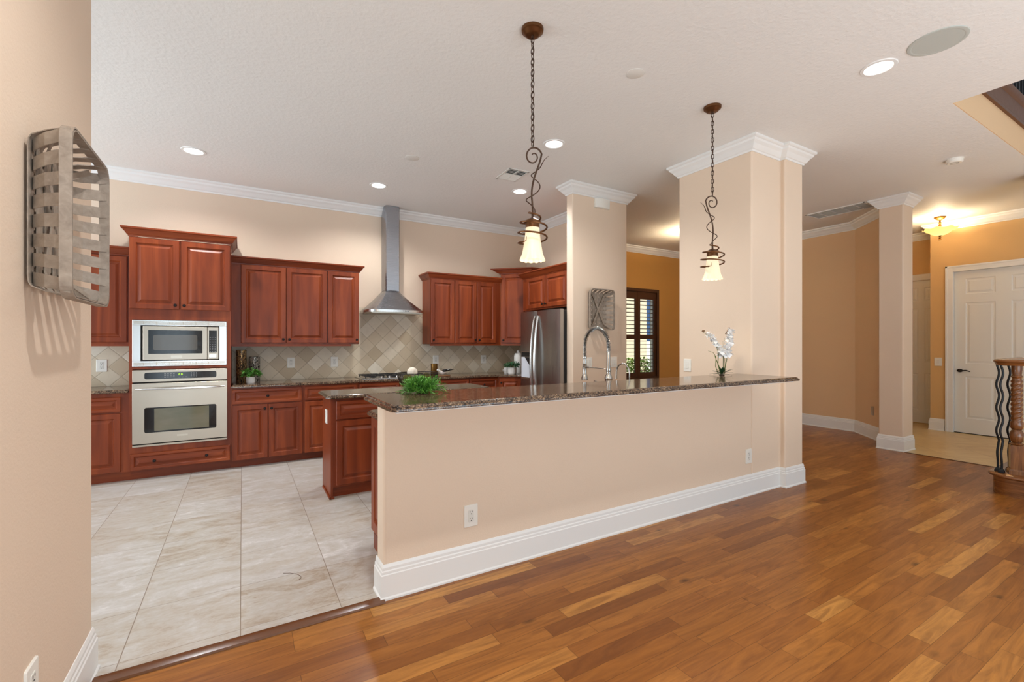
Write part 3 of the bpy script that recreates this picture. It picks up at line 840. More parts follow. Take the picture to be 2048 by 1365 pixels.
# microwave
o = thing('microwave', 'stainless steel built-in microwave with vented trim kit above the wall oven', 'microwave', (-.938, YF, 0))
WM = .794
m = MB()
m.box(0, WM, -.012, .01, 1.142, 1.196).box(0, WM, -.012, .01, 1.556, 1.608).box(0, .066, -.012, .01, 1.196, 1.556).box(WM - .066, WM, -.012, .01, 1.196, 1.556)
m.build('trim_kit', 'steel_bright', parent=o, bevel=0.0015)
m = MB()
for zb in (1.150, 1.565):
    for k in range(3): m.box(.012, WM - .012, -.0145, -.012, zb + k * .0115, zb + .007 + k * .0115)
    for x in (.085, .19, .30, .41, .52, .63): m.box(x, x + .006, -.0155, -.012, zb - .001, zb + .031)
m.build('vent_louvre', 'steel', parent=o)
MB().box(.066, WM - .066, -.002, .012, 1.196, 1.556).build('recess', 'dark', parent=o)
dr = plate(MB(), .086, .620, 1.206, 1.546, .004, -.030, .0).build('microwave_door', 'steel', parent=o, smooth=True)
gl = plate(MB(), .128, .580, 1.268, 1.508, .006, -.0315, -.030, .0005).build('door_glass', 'black', parent=dr)
plate(MB(), .168, .535, 1.305, 1.460, .018, -.0322, -.0315, .0003).build('inner_window', 'mw_inner', parent=gl)
m = MB(); m.box(.312, .405, -.0315, -.030, 1.222, 1.250); m.build('badge', 'badge', parent=dr)
cpn = plate(MB(), .623, .722, 1.206, 1.546, .004, -.030, .0).build('control_panel', 'steel', parent=o, smooth=True)
kp = plate(MB(), .637, .707, 1.275, 1.510, .003, -.0312, -.030, .0003).build('keypad', 'black', parent=cpn)
m = MB()
for j in range(9):
    for i in range(4 if j > 4 else 3):
        x = .645 + i * (.0155 if j > 4 else .021)
        MB().box(x, x + .007, -.0318, -.0312, 1.284 + j * .0185, 1.289 + j * .0185).build('button', 'button', parent=kp)
plate(MB(), .640, .704, 1.222, 1.260, .006, -.0335, -.030, .001).build('open_button', 'steel_bright', parent=cpn)

# range hood
hd = thing('range_hood', 'stainless steel chimney range hood above the cooktop', 'range hood', (1.77, 6.37, 0))
HW, HY = .385, -.49
def hood_outline(k, dep, yb=0.0):
    pts = [(-k, yb), ]
    n = 14
    rr = min(.10 * k / .385, .1)
    for i in range(n + 1):
        t = i / n
        x = -k + 2 * k * t
        # bowed front with rounded corners
        e = abs(2 * t - 1)
        y = dep * (1 - .10 * e ** 2 - .20 * max(0, e - .8) / .2 * max(0, e - .8) / .2)
        pts.append((x, y))
    pts.append((k, yb))
    return pts
m = MB()
lo = hood_outline(HW, HY)
m.rings([[(x, y, z) for x, y in lo] for z in (1.782, 1.813)])
m.build('rim', 'steel_bright', parent=hd, smooth=True, angle=60)
m = MB()
rs = []
for t in [i / 8 for i in range(9)]:
    k = HW * .985 + (.10 - HW * .985) * (1 - (1 - t) ** 1.12)
    dp = HY * .985 + (-.20 - HY * .985) * (1 - (1 - t) ** 1.12)
    rs.append([(x, y, 1.813 + .28 * t) for x, y in hood_outline(k, dp)])
m.rings(rs)
m.build('canopy', 'steel_hood', parent=hd, smooth=True, angle=60)
MB().prism([(-HW + .03, -.01), (-HW + .05, HY + .09), (HW - .05, HY + .09), (HW - .03, -.01)], 1.770, 1.782).build('filter', 'steel', parent=hd)
for i in range(4):
    m = MB(); m.T = Matrix.Translation((.06 + i * .022, HY * (1 - .10 * ((.06 + i * .022) / HW) ** 2) + .001, 1.798)) @ Matrix.Rotation(rad(90), 4, 'X'); m.lathe([(.006, -.004), (.006, .004), (.004, .006)], 10)
    m.build('button', 'black', parent=hd, smooth=True)
MB().prism([(-.10, 0), (-.10, -.175), (-.085, -.197), (.085, -.197), (.10, -.175), (.10, 0)], 2.085, CEIL - .004).build('chimney', 'steel_hood', parent=hd, smooth=True, angle=50)

# cooktop
ck = thing('gas_cooktop', 'stainless gas cooktop with black grates set in the back counter', 'cooktop', (1.30, 5.86, .917))
MB().slab([(0, 0), (.90, 0), (.90, .49), (0, .49)], [(0, 0), (0, .008), (.006, .012)]).build('tray', 'steel_bright', parent=ck)
for gx in (.05, .33, .61):
    m = MB()
    for x in (0, .12, .24): m.box(gx + x - .005, gx + x + .005, .07, .46, .030, .042)
    for y in (.07, .26, .45): m.box(gx, gx + .24, y - .005, y + .005, .030, .042)
    for x in (0.005, .235):
        for y in (.075, .445): m.box(gx + x - .006, gx + x + .006, y - .006, y + .006, .012, .032)
    m.build('grate', 'blackmatte', parent=ck, bevel=0.002)
for gx in (.17, .45, .73):
    for y in (.17, .36):
        m = MB(); m.lathe([(.045, .012), (.045, .020), (.030, .022), (.030, .030), (.012, .031)], 18, (gx, y, 0)); m.build('burner', 'blackmatte', parent=ck, smooth=True)
for i in range(5):
    m = MB(); m.lathe([(.017, .012), (.017, .030), (.012, .034)], 14, (.25 + i * .10, .035, 0)); m.build('knob', 'steel_bright', parent=ck, smooth=True)

# refrigerator, front faces -X
fr = thing('refrigerator', 'stainless side-by-side refrigerator with ice dispenser', 'refrigerator', (3.27, 5.225, 0), rad(-90))
FW = .885
MB().box(.005, FW - .005, .02, .76, .02, 1.775).build('body', 'blackmatte', parent=fr)
def fdoor(a, b, name):
    n = 10; pts = []
    for i in range(n + 1):
        t = i / n
        pts.append((a + (b - a) * t, -.030 - .018 * math.sin(PI * t) ** .6))
    pts += [(b, .018), (a, .018)]
    pts = pts[::-1]
    return MB().rings([[(x, y, .07) for x, y in pts], [(x, y, 1.785) for x, y in pts]]).build(name, 'steel_v', parent=fr, smooth=True, angle=50)
f1 = fdoor(.0, .392, 'freezer_door'); f2 = fdoor(.398, FW, 'fridge_door')
for dd, xx in ((f1, .358), (f2, .434)):
    m = MB()
    pts = [(xx, -.044 - .062 * math.sin(PI * i / 20) ** .7, .50 + 1.22 * i / 20) for i in range(21)]
    m.tube(pts, [.012 + .004 * math.sin(PI * i / 20) for i in range(21)], 10)
    m.build('handle', 'steel_bright', parent=dd, smooth=True)
ds = plate(MB(), .045, .290, .90, 1.265, .012, -.056, -.040, .003).build('dispenser', 'steel', parent=f1)
plate(MB(), .060, .275, .925, 1.19, .010, -.058, -.055, .001).build('dispenser_recess', 'dispenser', parent=ds)
plate(MB(), .060, .275, 1.195, 1.255, .006, -.058, -.055, .001).build('dispenser_display', 'black', parent=ds)
m = MB(); m.rings([[(.15, -.058, 1.19), (.275, -.058, 1.19), (.275, -.058, 1.08)], [(.15, -.064, 1.19), (.275, -.064, 1.19), (.275, -.064, 1.08)]]); m.build('spout', 'blackmatte', parent=ds)
MB().box(.03, FW - .03, .0, .05, .0, .07).build('grille', 'blackmatte', parent=fr)

# ------------------------------------------------------------------ wall plates
def plate_thing(name, label, cat, loc, rz, kind, ww=.09, hh=.13, group=None):
    t = thing(name, label, cat, loc, rz, group)
    plate(MB(), -ww / 2, ww / 2, -hh / 2, hh / 2, .006, -.007, 0, .003).build('plate', 'plastic', parent=t, smooth=True)
    if kind == 'outlet':
        dv = plate(MB(), -.018, .018, -.036, .036, .006, -.009, -.007, .001).build('receptacle', 'switch_inner', parent=t)
        m = MB()
        for zc in (-.02, .02):
            m.box(-.009, -.0065, -.0097, -.009, zc + .002, zc + .011).box(.0055, .008, -.0097, -.009, zc + .002, zc + .010)
            m.T = Matrix.Translation((0, -.009, zc - .007)) @ Matrix.Rotation(rad(90), 4, 'X'); m.lathe([(.0028, 0), (.0028, .0008)], 8); m.T = Matrix.Identity(4)
        m.build('slots', 'slot', parent=dv)
    else:
        k = kind
        for i in range(k):
            x = (i - (k - 1) / 2) * .046
            m = MB(); m.rings([[(x - .017, -.007, -.034), (x + .017, -.007, -.034), (x + .017, -.007, .034), (x - .017, -.007, .034)], [(x - .016, -.013, -.033), (x + .016, -.013, -.033), (x + .016, -.0085, .033), (x - .016, -.0085, .033)]])
            m.build('rocker', 'switch_inner', parent=t)
    return t
def outlet(label, loc, rz=0): return plate_thing('outlet', label, 'outlet', loc, rz, 'outlet')
def switch(label, loc, rz=0, k=1, ww=.09): return plate_thing('light_switch', label, 'switch', loc, rz, k, ww)
outlet('white outlet low on the bar half wall, near its left end', (1.169, 2.453, .352))
outlet('white outlet low on the half wall, near the big column', (3.945, 2.453, .352))
outlet('white outlet low on the near left wall below the basket', (-.54, 1.885, .365), rad(90))
outlet('white outlet on backsplash beside the small potted herb', (.533, 6.37, 1.128))
outlet('white outlet on backsplash between herb pot and cooktop', (1.05, 6.37, 1.129))
outlet('white outlet on backsplash above the bird figurine', (2.467, 6.37, 1.128))
outlet('white outlet on backsplash between bird and refrigerator', (3.26, 6.37, 1.121))
outlet('white outlet on backsplash left of the oven tower', (-1.279, 6.37, 1.137))
outlet('small white outlet low on the angled hall wall', (7.80, 2.98, .40), rad(-135) + PI)
switch('white double switch behind the tall spring faucet', (3.56, 4.22, 1.14), 0, 2, .125)
switch('white double switch right of the faucet, on the column', (3.965, 4.22, 1.14), 0, 2, .125)
switch('white single switch on big column left of the orchid', (4.0, 3.15, 1.146), rad(-90))
switch('white single switch beside the white foyer door', (9.42, 2.735, 1.08), rad(-90))
switch('white switch plate on the dark red island end panel', (.671, 4.48, .70), rad(-90))
# motion sensor box
t = thing('siren_box', 'small white alarm box under the column crown moulding', 'alarm box', (3.77, 4.22, 3.07))
n = 8
pts = [(-.115, 0)] + [(-.115 + .23 * i / n, -.03 - .022 * math.sin(PI * i / n)) for i in range(n + 1)] + [(.115, 0)]
MB().rings([[(x, y, -.055) for x, y in pts], [(x, y, .055) for x, y in pts]]).build('cover', 'plastic', parent=t, smooth=True, bevel=0.004)

# ------------------------------------------------------------------ ceiling fixtures
def can_light(label, x, y, power=26):
    t = thing('recessed_light', label, 'recessed light', (x, y, CEIL), 0, 'recessed ceiling lights')
    MB().lathe([(.075, -.002), (.082, -.008), (.100, -.006), (.104, 0), (.075, 0)], 32, cap0=False, cap1=False).build('trim_ring', 'white', parent=t, smooth=True)
    MB().lathe([(.0, -.0035), (.076, -.0035), (.076, -.001), (.0, -.001)], 28, cap0=False, cap1=False).build('lens', 'can_glow', parent=t)
    l = bpy.data.lights.new('can_lamp', 'SPOT'); l.energy = power; l.spot_size = rad(150); l.spot_blend = .6; l.shadow_soft_size = .05; l.color = (1, .985, .965)
    o = bpy.data.objects.new('can_lamp', l); COL.objects.link(o); o.parent = t; o.location = (0, 0, -.02)
CANP = 85
can_light('glowing recessed ceiling light farthest left, above the oven tower', -.406, 5.394, CANP)
can_light('glowing recessed ceiling light left of the hood chimney', 1.394, 5.455, CANP)
can_light('glowing recessed ceiling light right of the nearer pendant chain', 2.521, 3.476, CANP)
can_light('glowing recessed ceiling light just behind the ceiling air vent', 2.951, 4.779, CANP)
can_light('glowing recessed ceiling light beside the round ceiling speaker', 3.715, 1.386, 10)
can_light('assumed recessed ceiling light above the near left wall, out of sight over the basket', .45, .90, 130)  # unseen lamp, assumed from the shadow of the basket
t = thing('ceiling_speaker', 'large round grey speaker flush in the ceiling', 'speaker', (3.708, 1.08, CEIL))
MB().lathe([(.122, -.006), (.128, -.008), (.143, -.005), (.145, 0), (.122, 0)], 40, cap0=False, cap1=False).build('rim', 'grille', parent=t, smooth=True)
MB().lathe([(0, -.006), (.124, -.006), (.124, -.001), (0, -.001)], 40, cap0=False, cap1=False).build('grille', 'grille', parent=t)
def disc(label, x, y, r):
    t = thing('ceiling_cover', label, 'cover plate', (x, y, CEIL))
    MB().lathe([(0, -.006), (r * .85, -.006), (r, -.002), (r, 0), (0, 0)], 32, cap0=False, cap1=False).build('plate', 'vent', parent=t, smooth=True)
disc('small round blank cover on ceiling between the two pendants', 2.348, 2.278, .062)
disc('small round blank cover on ceiling above the kitchen island', 1.478, 4.471, .070)
t = thing('air_vent', 'square white slatted air vent in kitchen ceiling', 'vent', (2.585, 4.345, CEIL), rad(-3))
m = MB(); a, b = .125, .17
m.box(-a, a, -b, -b + .022, -.008, 0).box(-a, a, b - .022, b, -.008, 0).box(-a, -a + .022, -b, b, -.008, 0).box(a - .022, a, -b, b, -.008, 0).box(-.006, .006, -b, b, -.009, 0)
m.build('frame', 'vent', parent=t, bevel=0.002)
MB().box(-a + .02, a - .02, -b + .02, b - .02, -.0015, -.0005).build('backing', 'dark', parent=t)
m = MB()
for i in range(9):
    y = -b + .038 + i * .033
    m.T = Matrix.Translation((0, y, -.006)) @ Matrix.Rotation(rad(38 if i < 4 else -38), 4, 'X')
    m.box(-a + .02, a - .02, -.010, .010, -.0012, .0012)
m.build('slats', 'vent', parent=t)
t = thing('return_air_grille', 'long white return air grille in the hall ceiling', 'vent', (7.265, 3.165, CEIL))
m = MB(); a, b = .185, .37
m.box(-a, a, -b, -b + .02, -.012, 0).box(-a, a, b - .02, b, -.012, 0).box(-a, -a + .02, -b, b, -.012, 0).box(a - .02, a, -b, b, -.012, 0)
for k in range(1, 5): m.box(-a, a, -b + k * .148 - .004, -b + k * .148 + .004, -.008, 0)
m.build('frame', 'vent', parent=t, bevel=0.002)
m = MB()
m.box(-a + .02, a - .02, -b + .02, b - .02, -.002, -.0005)
for i in range(16):
    x = -a + .03 + i * .0207
    m.box(x, x + .003, -b + .02, b - .02, -.007, -.001)
m.build('slats', 'vent_grey', parent=t)
t = thing('smoke_detector', 'round white smoke detector on the ceiling near the stairwell', 'smoke detector', (6.244, 1.686, CEIL))
MB().lathe([(0, -.04), (.055, -.04), (.066, -.03), (.068, -.006), (.072, -.004), (.072, 0), (0, 0)], 32, cap0=False, cap1=False).build('cover', 'plastic', parent=t, smooth=True)
MB().lathe([(.028, -.0405), (.032, -.042), (.036, -.0405)], 24, cap0=False, cap1=False).build('sensor_ring', 'vent_grey', parent=t, smooth=True)

# foyer flush lamp (and its assumed twin in the passage behind the big column)
def flush_lamp(label, x, y, power):
    t = thing('ceiling_lamp', label, 'ceiling lamp', (x, y, CEIL))
    MB().lathe([(0, -.055), (.012, -.055), (.03, -.045), (.055, -.03), (.07, -.012), (.072, 0), (0, 0)], 24, cap0=False, cap1=False).build('canopy', 'goldmetal', parent=t, smooth=True)
    MB().lathe([(.008, -.18), (.012, -.16), (.02, -.12), (.012, -.105), (.022, -.09), (.010, -.075), (.012, -.05)], 16).build('stem', 'goldmetal', parent=t, smooth=True)
    def wav(u, z): return (1 + (.05 * math.sin(2 * PI * u * 8) if z > -.205 else 0), .010 * math.sin(2 * PI * u * 8 + .6) if z > -.205 else 0)
    pr = [(.015, -.278), (.06, -.270), (.105, -.245), (.14, -.215), (.165, -.200), (.185, -.192), (.192, -.180), (.186, -.182), (.160, -.195), (.135, -.208), (.10, -.237), (.057, -.262), (.015, -.270)]
    MB().lathe(pr, 48, cap0=False, cap1=False, fn=wav).build('glass_bowl', 'amber', parent=t, smooth=True, loc=(0, 0, 0))
    MB().lathe([(.004, -.345), (.02, -.34), (.012, -.325), (.018, -.31), (.010, -.295), (.026, -.282), (.012, -.272)], 16).build('finial', 'goldmetal', parent=t, smooth=True)
    l = bpy.data.lights.new('lamp_bulb', 'POINT'); l.energy = power; l.shadow_soft_size = .05; l.color = (1, .78, .50)
    o = bpy.data.objects.new('lamp_bulb', l); COL.objects.link(o); o.parent = t; o.location = (0, 0, -.20)
    return t
flush_lamp('amber glass bowl ceiling lamp hanging in the foyer', 8.909, 2.566, 30)
flush_lamp('assumed amber glass bowl ceiling lamp in the passage behind the big column', 6.45, 4.95, 62)  # hidden lamp, assumed from the glow on the passage ceiling

# ------------------------------------------------------------------ pendants
def pendant(label, x, y, flip, ang, curl_top, shade_top, shade_bot):
    t = thing('pendant_light', label, 'pendant lamp', (x, y, CEIL))
    MB().lathe([(0, -.042), (.030, -.042), (.045, -.036), (.055, -.022), (.064, -.018), (.066, -.008), (.066, 0), (0, 0)], 32, cap0=False, cap1=False).build('canopy', 'lamp_bronze', parent=t, smooth=True)
    m = MB(); m.lathe([(.008, -.055), (.008, -.04)], 10)
    # chain from canopy to curl
    zt, zb = -.050, curl_top - CEIL
    L_ = .040; k = int((zt - zb) / (L_ * .78)); st = (zt - zb) / k
    for i in range(k):
        zc = zt - (i + .5) * st
        ring = []
        for j in range(14):
            a = 2 * PI * j / 14
            px, pz = .0105 * math.cos(a), (st * .64) * math.sin(a)
            yaw = (0 if i % 2 else PI / 2) + .4
            ring.append((px * math.cos(yaw), px * math.sin(yaw), zc + pz))
        m.tube(ring, .0027, 6, loop=True)
    # cord laced through the chain
    m.tube([(.006 * math.cos(i * 1.3), .006 * math.sin(i * 1.3), zt - (zt - zb) * i / 40) for i in range(41)], .0018, 6)
    m.build('chain', 'lamp_iron', parent=t, smooth=True)
    # scroll arm in the plane facing along 'ang'
    ca, sa = math.cos(ang), math.sin(ang)
    def P(u, z, v=0): return (u * flip * ca - v * sa, u * flip * sa + v * ca, z - CEIL)
    zs = shade_top + .075
    H = curl_top - zs
    m = MB(); pts = []; rr = []
    rc = .052
    for i in range(34):                        # spiral, from its centre outward and over the top
        a = -2.2 * PI + 2.62 * PI * i / 33 + PI * .5
        r = .012 + (rc - .012) * (i / 33) ** .9
        pts.append(P(.004 + r * math.cos(-a + PI), curl_top - rc - .004 + r * math.sin(-a + PI) * 1.15)); rr.append(.0035 + .002 * i / 33)
    last = pts[-1]
    u_end = .050
    for i in range(1, 25):
        s = i / 24
        u = u_end * (1 - s) ** 1.5 * math.cos(s * 3.2) if s < .7 else u_end * (1 - s) ** 1.5 * math.cos(.7 * 3.2) * (1 - s) / .3
        z = (curl_top - rc * 1.2) - (H - rc * 1.2) * s
        pts.append(P(u, z)); rr.append(.0055)
    m.tube(pts, rr, 8)
    m.tube([(0, 0, zs - CEIL), (0, 0, shade_top + .03 - CEIL)], .007, 8)
    m.build('scroll_arm', 'lamp_iron', parent=t, smooth=True)
    # vine twisting around the arm
    m = MB(); pts = []; rr = []
    pts.append(P(.095, curl_top - .052)); rr.append(.0012)
    pts.append(P(.070, curl_top - .075)); rr.append(.002)
    n = 46
    for i in range(n + 1):
        s = i / n
        z = curl_top - .10 - (H - .10) * s
        A = (.012 + .030 * math.sin(PI * s)) 
        a = s * 2 * PI * 1.9 + .6
        c0 = .045 * (1 - s) ** 1.5 * math.cos(min(s, .7) * 3.0)
        pts.append(P(c0 + A * math.cos(a), z, A * math.sin(a) * .8)); rr.append(.0032)
    m.tube(pts, rr, 7)
    m.build('vine', 'lamp_iron', parent=t, smooth=True)
    # helix coil around the shade
    m = MB(); pts = []
    N = 84
    for i in range(N + 1):
        s = i / N
        a = 2 * PI * 3.2 * s + 2.2
        r = .016 + (.086 - .016) * min(1, s * 2.4) ** .9
        z = zs + .01 - (zs + .01 - (shade_bot + (shade_top - shade_bot) * .47)) * s
        pts.append((r * math.cos(a), r * math.sin(a), z - CEIL))
    e = Vector(pts[-1])
    m.tube(pts, [.0055] * (N + 1), 8)
    m.tube([tuple(e), tuple(e + Vector((.012, -.012, .006))), tuple(e + Vector((.014, -.016, .030)))], [.004, .002, .001], 6)
    m.build('coil', 'lamp_bronze', parent=t, smooth=True)
    MB().lathe([(.010, shade_top + .050 - CEIL), (.028, shade_top + .042 - CEIL), (.050, shade_top + .028 - CEIL), (.048, shade_top + .022 - CEIL), (.042, shade_top + .020 - CEIL), (.042, shade_top - .012 - CEIL)], 24).build('socket_cup', 'lamp_bronze', parent=t, smooth=True)
    h_ = shade_top - shade_bot
    def scal(u, z):
        f = max(0.0, 1 - (z - (shade_bot - CEIL)) / (h_ * .18))
        return (1 + .025 * f * math.cos(2 * PI * u * 14), -.0025 * f * (1 - math.cos(2 * PI * u * 14)))
    pr = [(.040, 1.0), (.042, .85), (.047, .62), (.053, .42), (.061, .20), (.072, .05), (.076, 0), (.073, .012), (.058, .20), (.050, .42), (.044, .62), (.039, .85), (.037, .98)]
    MB().lathe([(r, shade_bot + h_ * q - CEIL) for r, q in pr], 140, cap0=False, cap1=False, fn=scal).build('glass_shade', 'shade', parent=t, smooth=True, angle=60)
    MB().sphere((0, 0, shade_bot + h_ * .38 - CEIL), .022, 12, 8, (1, 1, 1.3)).build('bulb', 'can_glow', parent=t, smooth=True)
    l = bpy.data.lights.new('pendant_bulb', 'SPOT'); l.energy = 9; l.spot_size = rad(150); l.spot_blend = .5; l.shadow_soft_size = .05; l.color = (1, .86, .66)
    o = bpy.data.objects.new('pendant_bulb', l); COL.objects.link(o); o.parent = t; o.location = (0, 0, shade_bot - CEIL + .005)
CA = -rad(30.685)
pendant('bronze pendant lamp with white glass shade, nearer of the two, centre of ceiling', 1.488, 2.268, 1, CA, 2.545, 2.075, 1.872)
pendant('bronze pendant lamp with white glass shade in front of big column', 3.206, 2.29, -1, CA, 2.545, 2.075, 1.885)

# ------------------------------------------------------------------ tobacco baskets
def basket(label, loc, rz, Wb, Hb, D):
    """back on the wall (y=0), rim in front (y=-D); x across, z up from the centre"""
    t = thing('slat_basket', label, 'basket', loc, rz, )
    wb, hb = Wb * .50, Hb * .82
    def rim_pts(a, b, r, y, n=6): return [(x, y, z) for x, z in rrect(-a, a, -b, b, r, n)]
    m = MB()
    for dd in (.0, .0055):
        outer = rim_pts(Wb / 2 - dd, Hb / 2 - dd, .045, 0)
        m.rings([[(x, y, z) for x, _, z in outer] for y in (-D, -D + .028)] + [[(x * .985, y, z * .985) for x, _, z in outer] for y in (-D + .028, -D)], loop=True)
    m.build('rim', 'slat', parent=t)
    def strap(k0, k1, base_half, rim_half, lift):
        path = []
        for s in (-1, 1):
            seg = [(s * rim_half, -D + .006), (s * rim_half * .995, -D * .80), (s * (base_half + (rim_half - base_half) * .72), -D * .45), (s * (base_half + (rim_half - base_half) * .30), -D * .16), (s * base_half, -.008 - lift), (s * base_half * .9, -.006 - lift)]
            path += seg if s < 0 else seg[::-1]
        return path
    nh, nv = 8, 5
    for i in range(nh):
        z = (i - (nh - 1) / 2) * (Hb * .875 / (nh - 1))
        zb = z * .86
        pth = strap(0, 0, wb / 2, Wb / 2 - .009, .000 if i % 2 else .003)
        pts = [(a, y, z + (zb - z) * (1 - min(1, -y / D))) for a, y in pth]
        MB().ribbon(pts, (0, 0, 1), .038, .0028).build('side_slat', 'slat', parent=t, bevel=0)
    for i in range(nv):
        x = (i - (nv - 1) / 2) * (Wb * .82 / (nv - 1))
        xb = x * .74
        pth = strap(0, 0, hb / 2, Hb / 2 - .009, .0055)
        pts = [(x + (xb - x) * (1 - min(1, -y / D)), y, a) for a, y in pth]
        MB().ribbon(pts, (1, 0, 0), .040, .0028).build('upright_slat', 'slat', parent=t)
    for s in (-1, 1):
        pts = [(s * (-Wb / 2 + .045), -D * .62, Hb / 2 - .03), (s * (-wb / 2 + .01), -.034, hb / 2 - .03), (0, -.028 - .003 * s, 0), (s * (wb / 2 - .01), -.034, -hb / 2 + .03), (s * (Wb / 2 - .045), -D * .62, -Hb / 2 + .03)]
        MB().ribbon(pts, (.85 , 0, .5 * s), .023, .004).build('cross_strap', 'slat', parent=t)
    return t
basket('weathered slatted wood basket hanging on the near left wall', (-.54, 1.985, 1.762), rad(90), .43, .505, .12)
basket('small grey slatted wood basket hanging on the column above the faucet', (3.70, 4.22, 1.775), 0, .385, .49, .11)

# ------------------------------------------------------------------ countertop objects
ZC = .916
t = thing('vase', 'tall black and gold relief vase beside the oven tower', 'vase', (-.005, 6.17, ZC))
MB().lathe([(.050, 0), (.052, .004), (.052, .375), (.048, .38), (.042, .38), (.042, .01), (0, .01)], 28, cap1=False).build('body', 'vase_gold', parent=t, smooth=True)
t = thing('vase', 'shorter black and silver relief vase behind the potted herb', 'vase', (.128, 6.20, ZC))
MB().lathe([(.056, 0), (.058, .004), (.058, .295), (.054, .30), (.048, .30), (.048, .01), (0, .01)], 28, cap1=False).build('body', 'vase_silver', parent=t, smooth=True)

def potted(label, x, y, z, r, h, mat, n, spread, lh, ll, lw, name='potted_plant'):
    t = thing(name, label, 'potted plant', (x, y, z))
    MB().lathe([(r * .86, 0), (r * .9, .003), (r, h * .25), (r, h), (r * .9, h), (r * .88, h * .85), (0, h * .85)], 26, cap1=False).build('pot', 'ceramic', parent=t, smooth=True)
    MB().lathe([(0, h * .86), (r * .87, h * .84), (r * .87, h * .80), (0, h * .8)], 18, cap0=False, cap1=False).build('soil', 'soil', parent=t)
    m = MB(); st = MB()
    for i in range(n):
        a = random.uniform(0, 2 * PI); q = math.sqrt(random.random()) * spread; hh = h + random.uniform(.15, 1) * lh * (1 - .4 * q / spread)
        p = (q * math.cos(a), q * math.sin(a), hh)
        if i % 4 == 0: st.tube([(p[0] * .25, p[1] * .25, h * .8), (p[0] * .6, p[1] * .6, (h + hh) / 2), p], .0018, 5)
        for k in range(2): m.leaf(p, (math.cos(a + random.gauss(0, .9)), math.sin(a + random.gauss(0, .9)), random.uniform(-.2, .7)), ll * random.uniform(.7, 1.2), lw)
    st.build('stems', 'stem', parent=t)
    m.build('leaves', mat, parent=t)
    return t
potted('small leafy herb in a white pot in front of the two relief vases', .085, 5.985, ZC, .046, .075, 'leaf2', 120, .085, .105, .040, .022)
potted('blue-green plant in a white pot at the counter corner by refrigerator', 3.43, 5.78, ZC, .066, .10, 'leaf3', 100, .10, .10, .045, .022)
t = thing('mug', 'small white mug beside the corner plant pot', 'mug', (3.42, 5.93, ZC))
MB().lathe([(.03, 0), (.035, .01), (.036, .09), (.032, .09), (.031, .01), (0, .01)], 20, cap1=False).build('cup', 'ceramic', parent=t, smooth=True)
MB().tube([(-.035, 0, .07), (-.055, 0, .065), (-.058, 0, .04), (-.035, 0, .025)], .005, 6).build('handle', 'ceramic', parent=t, smooth=True)
t = thing('canister', 'tall white bottle-shaped canister half hidden by refrigerator', 'canister', (3.66, 5.98, ZC))
MB().lathe([(.06, 0), (.065, .01), (.065, .26), (.05, .30), (.02, .31)], 24).build('body', 'ceramic', parent=t, smooth=True)
MB().lathe([(.022, .31), (.022, .34), (.015, .345)], 16).build('cap', 'ceramic', parent=t, smooth=True)
# bronze cylinder and bird
t = thing('candle_holder', 'bronze and gold cylinder standing behind the bird figurine', 'candle holder', (2.335, 6.09, ZC))
MB().lathe([(.046, 0), (.048, .004), (.048, .165), (.043, .168), (.040, .165), (.040, .02), (0, .02)], 26, cap1=False).build('body', 'goldmetal', parent=t, smooth=True)
t = thing('bird_figurine', 'white bird figurine with dark spread wing on a brown base', 'figurine', (2.40, 5.94, ZC))
MB().lathe([(.105, 0), (.112, .004), (.11, .012), (.07, .018), (0, .02)], 28, cap1=False).build('base', 'browndisc', parent=t, smooth=True)
m = MB()
rs = []
for u, z, r in ((-.085, .085, .004), (-.078, .088, .010), (-.066, .090, .014), (-.054, .078, .016), (-.030, .055, .024), (0, .044, .026), (.03, .050, .020), (.06, .070, .012), (.10, .094, .008)):
    rs.append([(u + .3 * r * math.sin(a) * 0, r * math.cos(a), z + r * math.sin(a)) for a in [2 * PI * k / 12 for k in range(12)]])
m.rings(rs); m.tube([(0, 0, .018), (0, 0, .04)], .006)
m.build('body', 'mirror_silver', parent=t, smooth=True)
m = MB()
for s in (-1, 1):
    m.rings([[(-.02, s * .018, .055), (.04, s * .018, .06), (.04, s * .021, .062), (-.02, s * .021, .057)], [(.03, s * .05, .085), (.13, s * .055, .085), (.13, s * .057, .087), (.03, s * .053, .087)], [(.10, s * .06, .092), (.155, s * .065, .095), (.155, s * .066, .096), (.10, s * .062, .094)]])
m.build('wings', 'blackmatte', parent=t)
# wire bowl on the island
BX, BY = 1.55, 4.50
t = thing('wire_bowl', 'dark wire bowl on the island holding decorative balls', 'bowl', (BX, BY, ZC))
R0 = .205; BH = .155
m = MB()
def bowl_r(q): return .06 + (R0 - .06) * math.sqrt(max(0, 1 - (1 - q) ** 2.2))
m.tube([(R0 * math.cos(2 * PI * i / 60), R0 * math.sin(2 * PI * i / 60), BH) for i in range(60)], .004, 6, loop=True)
m.tube([(.06 * math.cos(2 * PI * i / 24), .06 * math.sin(2 * PI * i / 24), .004) for i in range(24)], .004, 6, loop=True)
for i in range(88):
    a = 2 * PI * i / 88
    m.tube([(bowl_r(q) * math.cos(a), bowl_r(q) * math.sin(a), .004 + (BH - .004) * q) for q in (0, .06, .2, .45, .72, 1)], .0016, 4)
m.lathe([(0, .002), (.06, .002), (.06, .006), (0, .006)], 20, cap0=False, cap1=False)
m.build('wires', 'wire', parent=t)
def ball(label, x, y, z, r, mat): MB().sphere((0, 0, 0), r, 22, 14).build('decorative_ball', mat, loc=(x, y, z), smooth=True, label=label, cat='ball')
ball('ivory ball, topmost in the wire bowl on the island', BX - .045, BY + .045, ZC + .160, .053, 'ball')
ball('moss green ball at the left side of the wire bowl', BX - .110, BY - .01, ZC + .10, .050, 'moss')
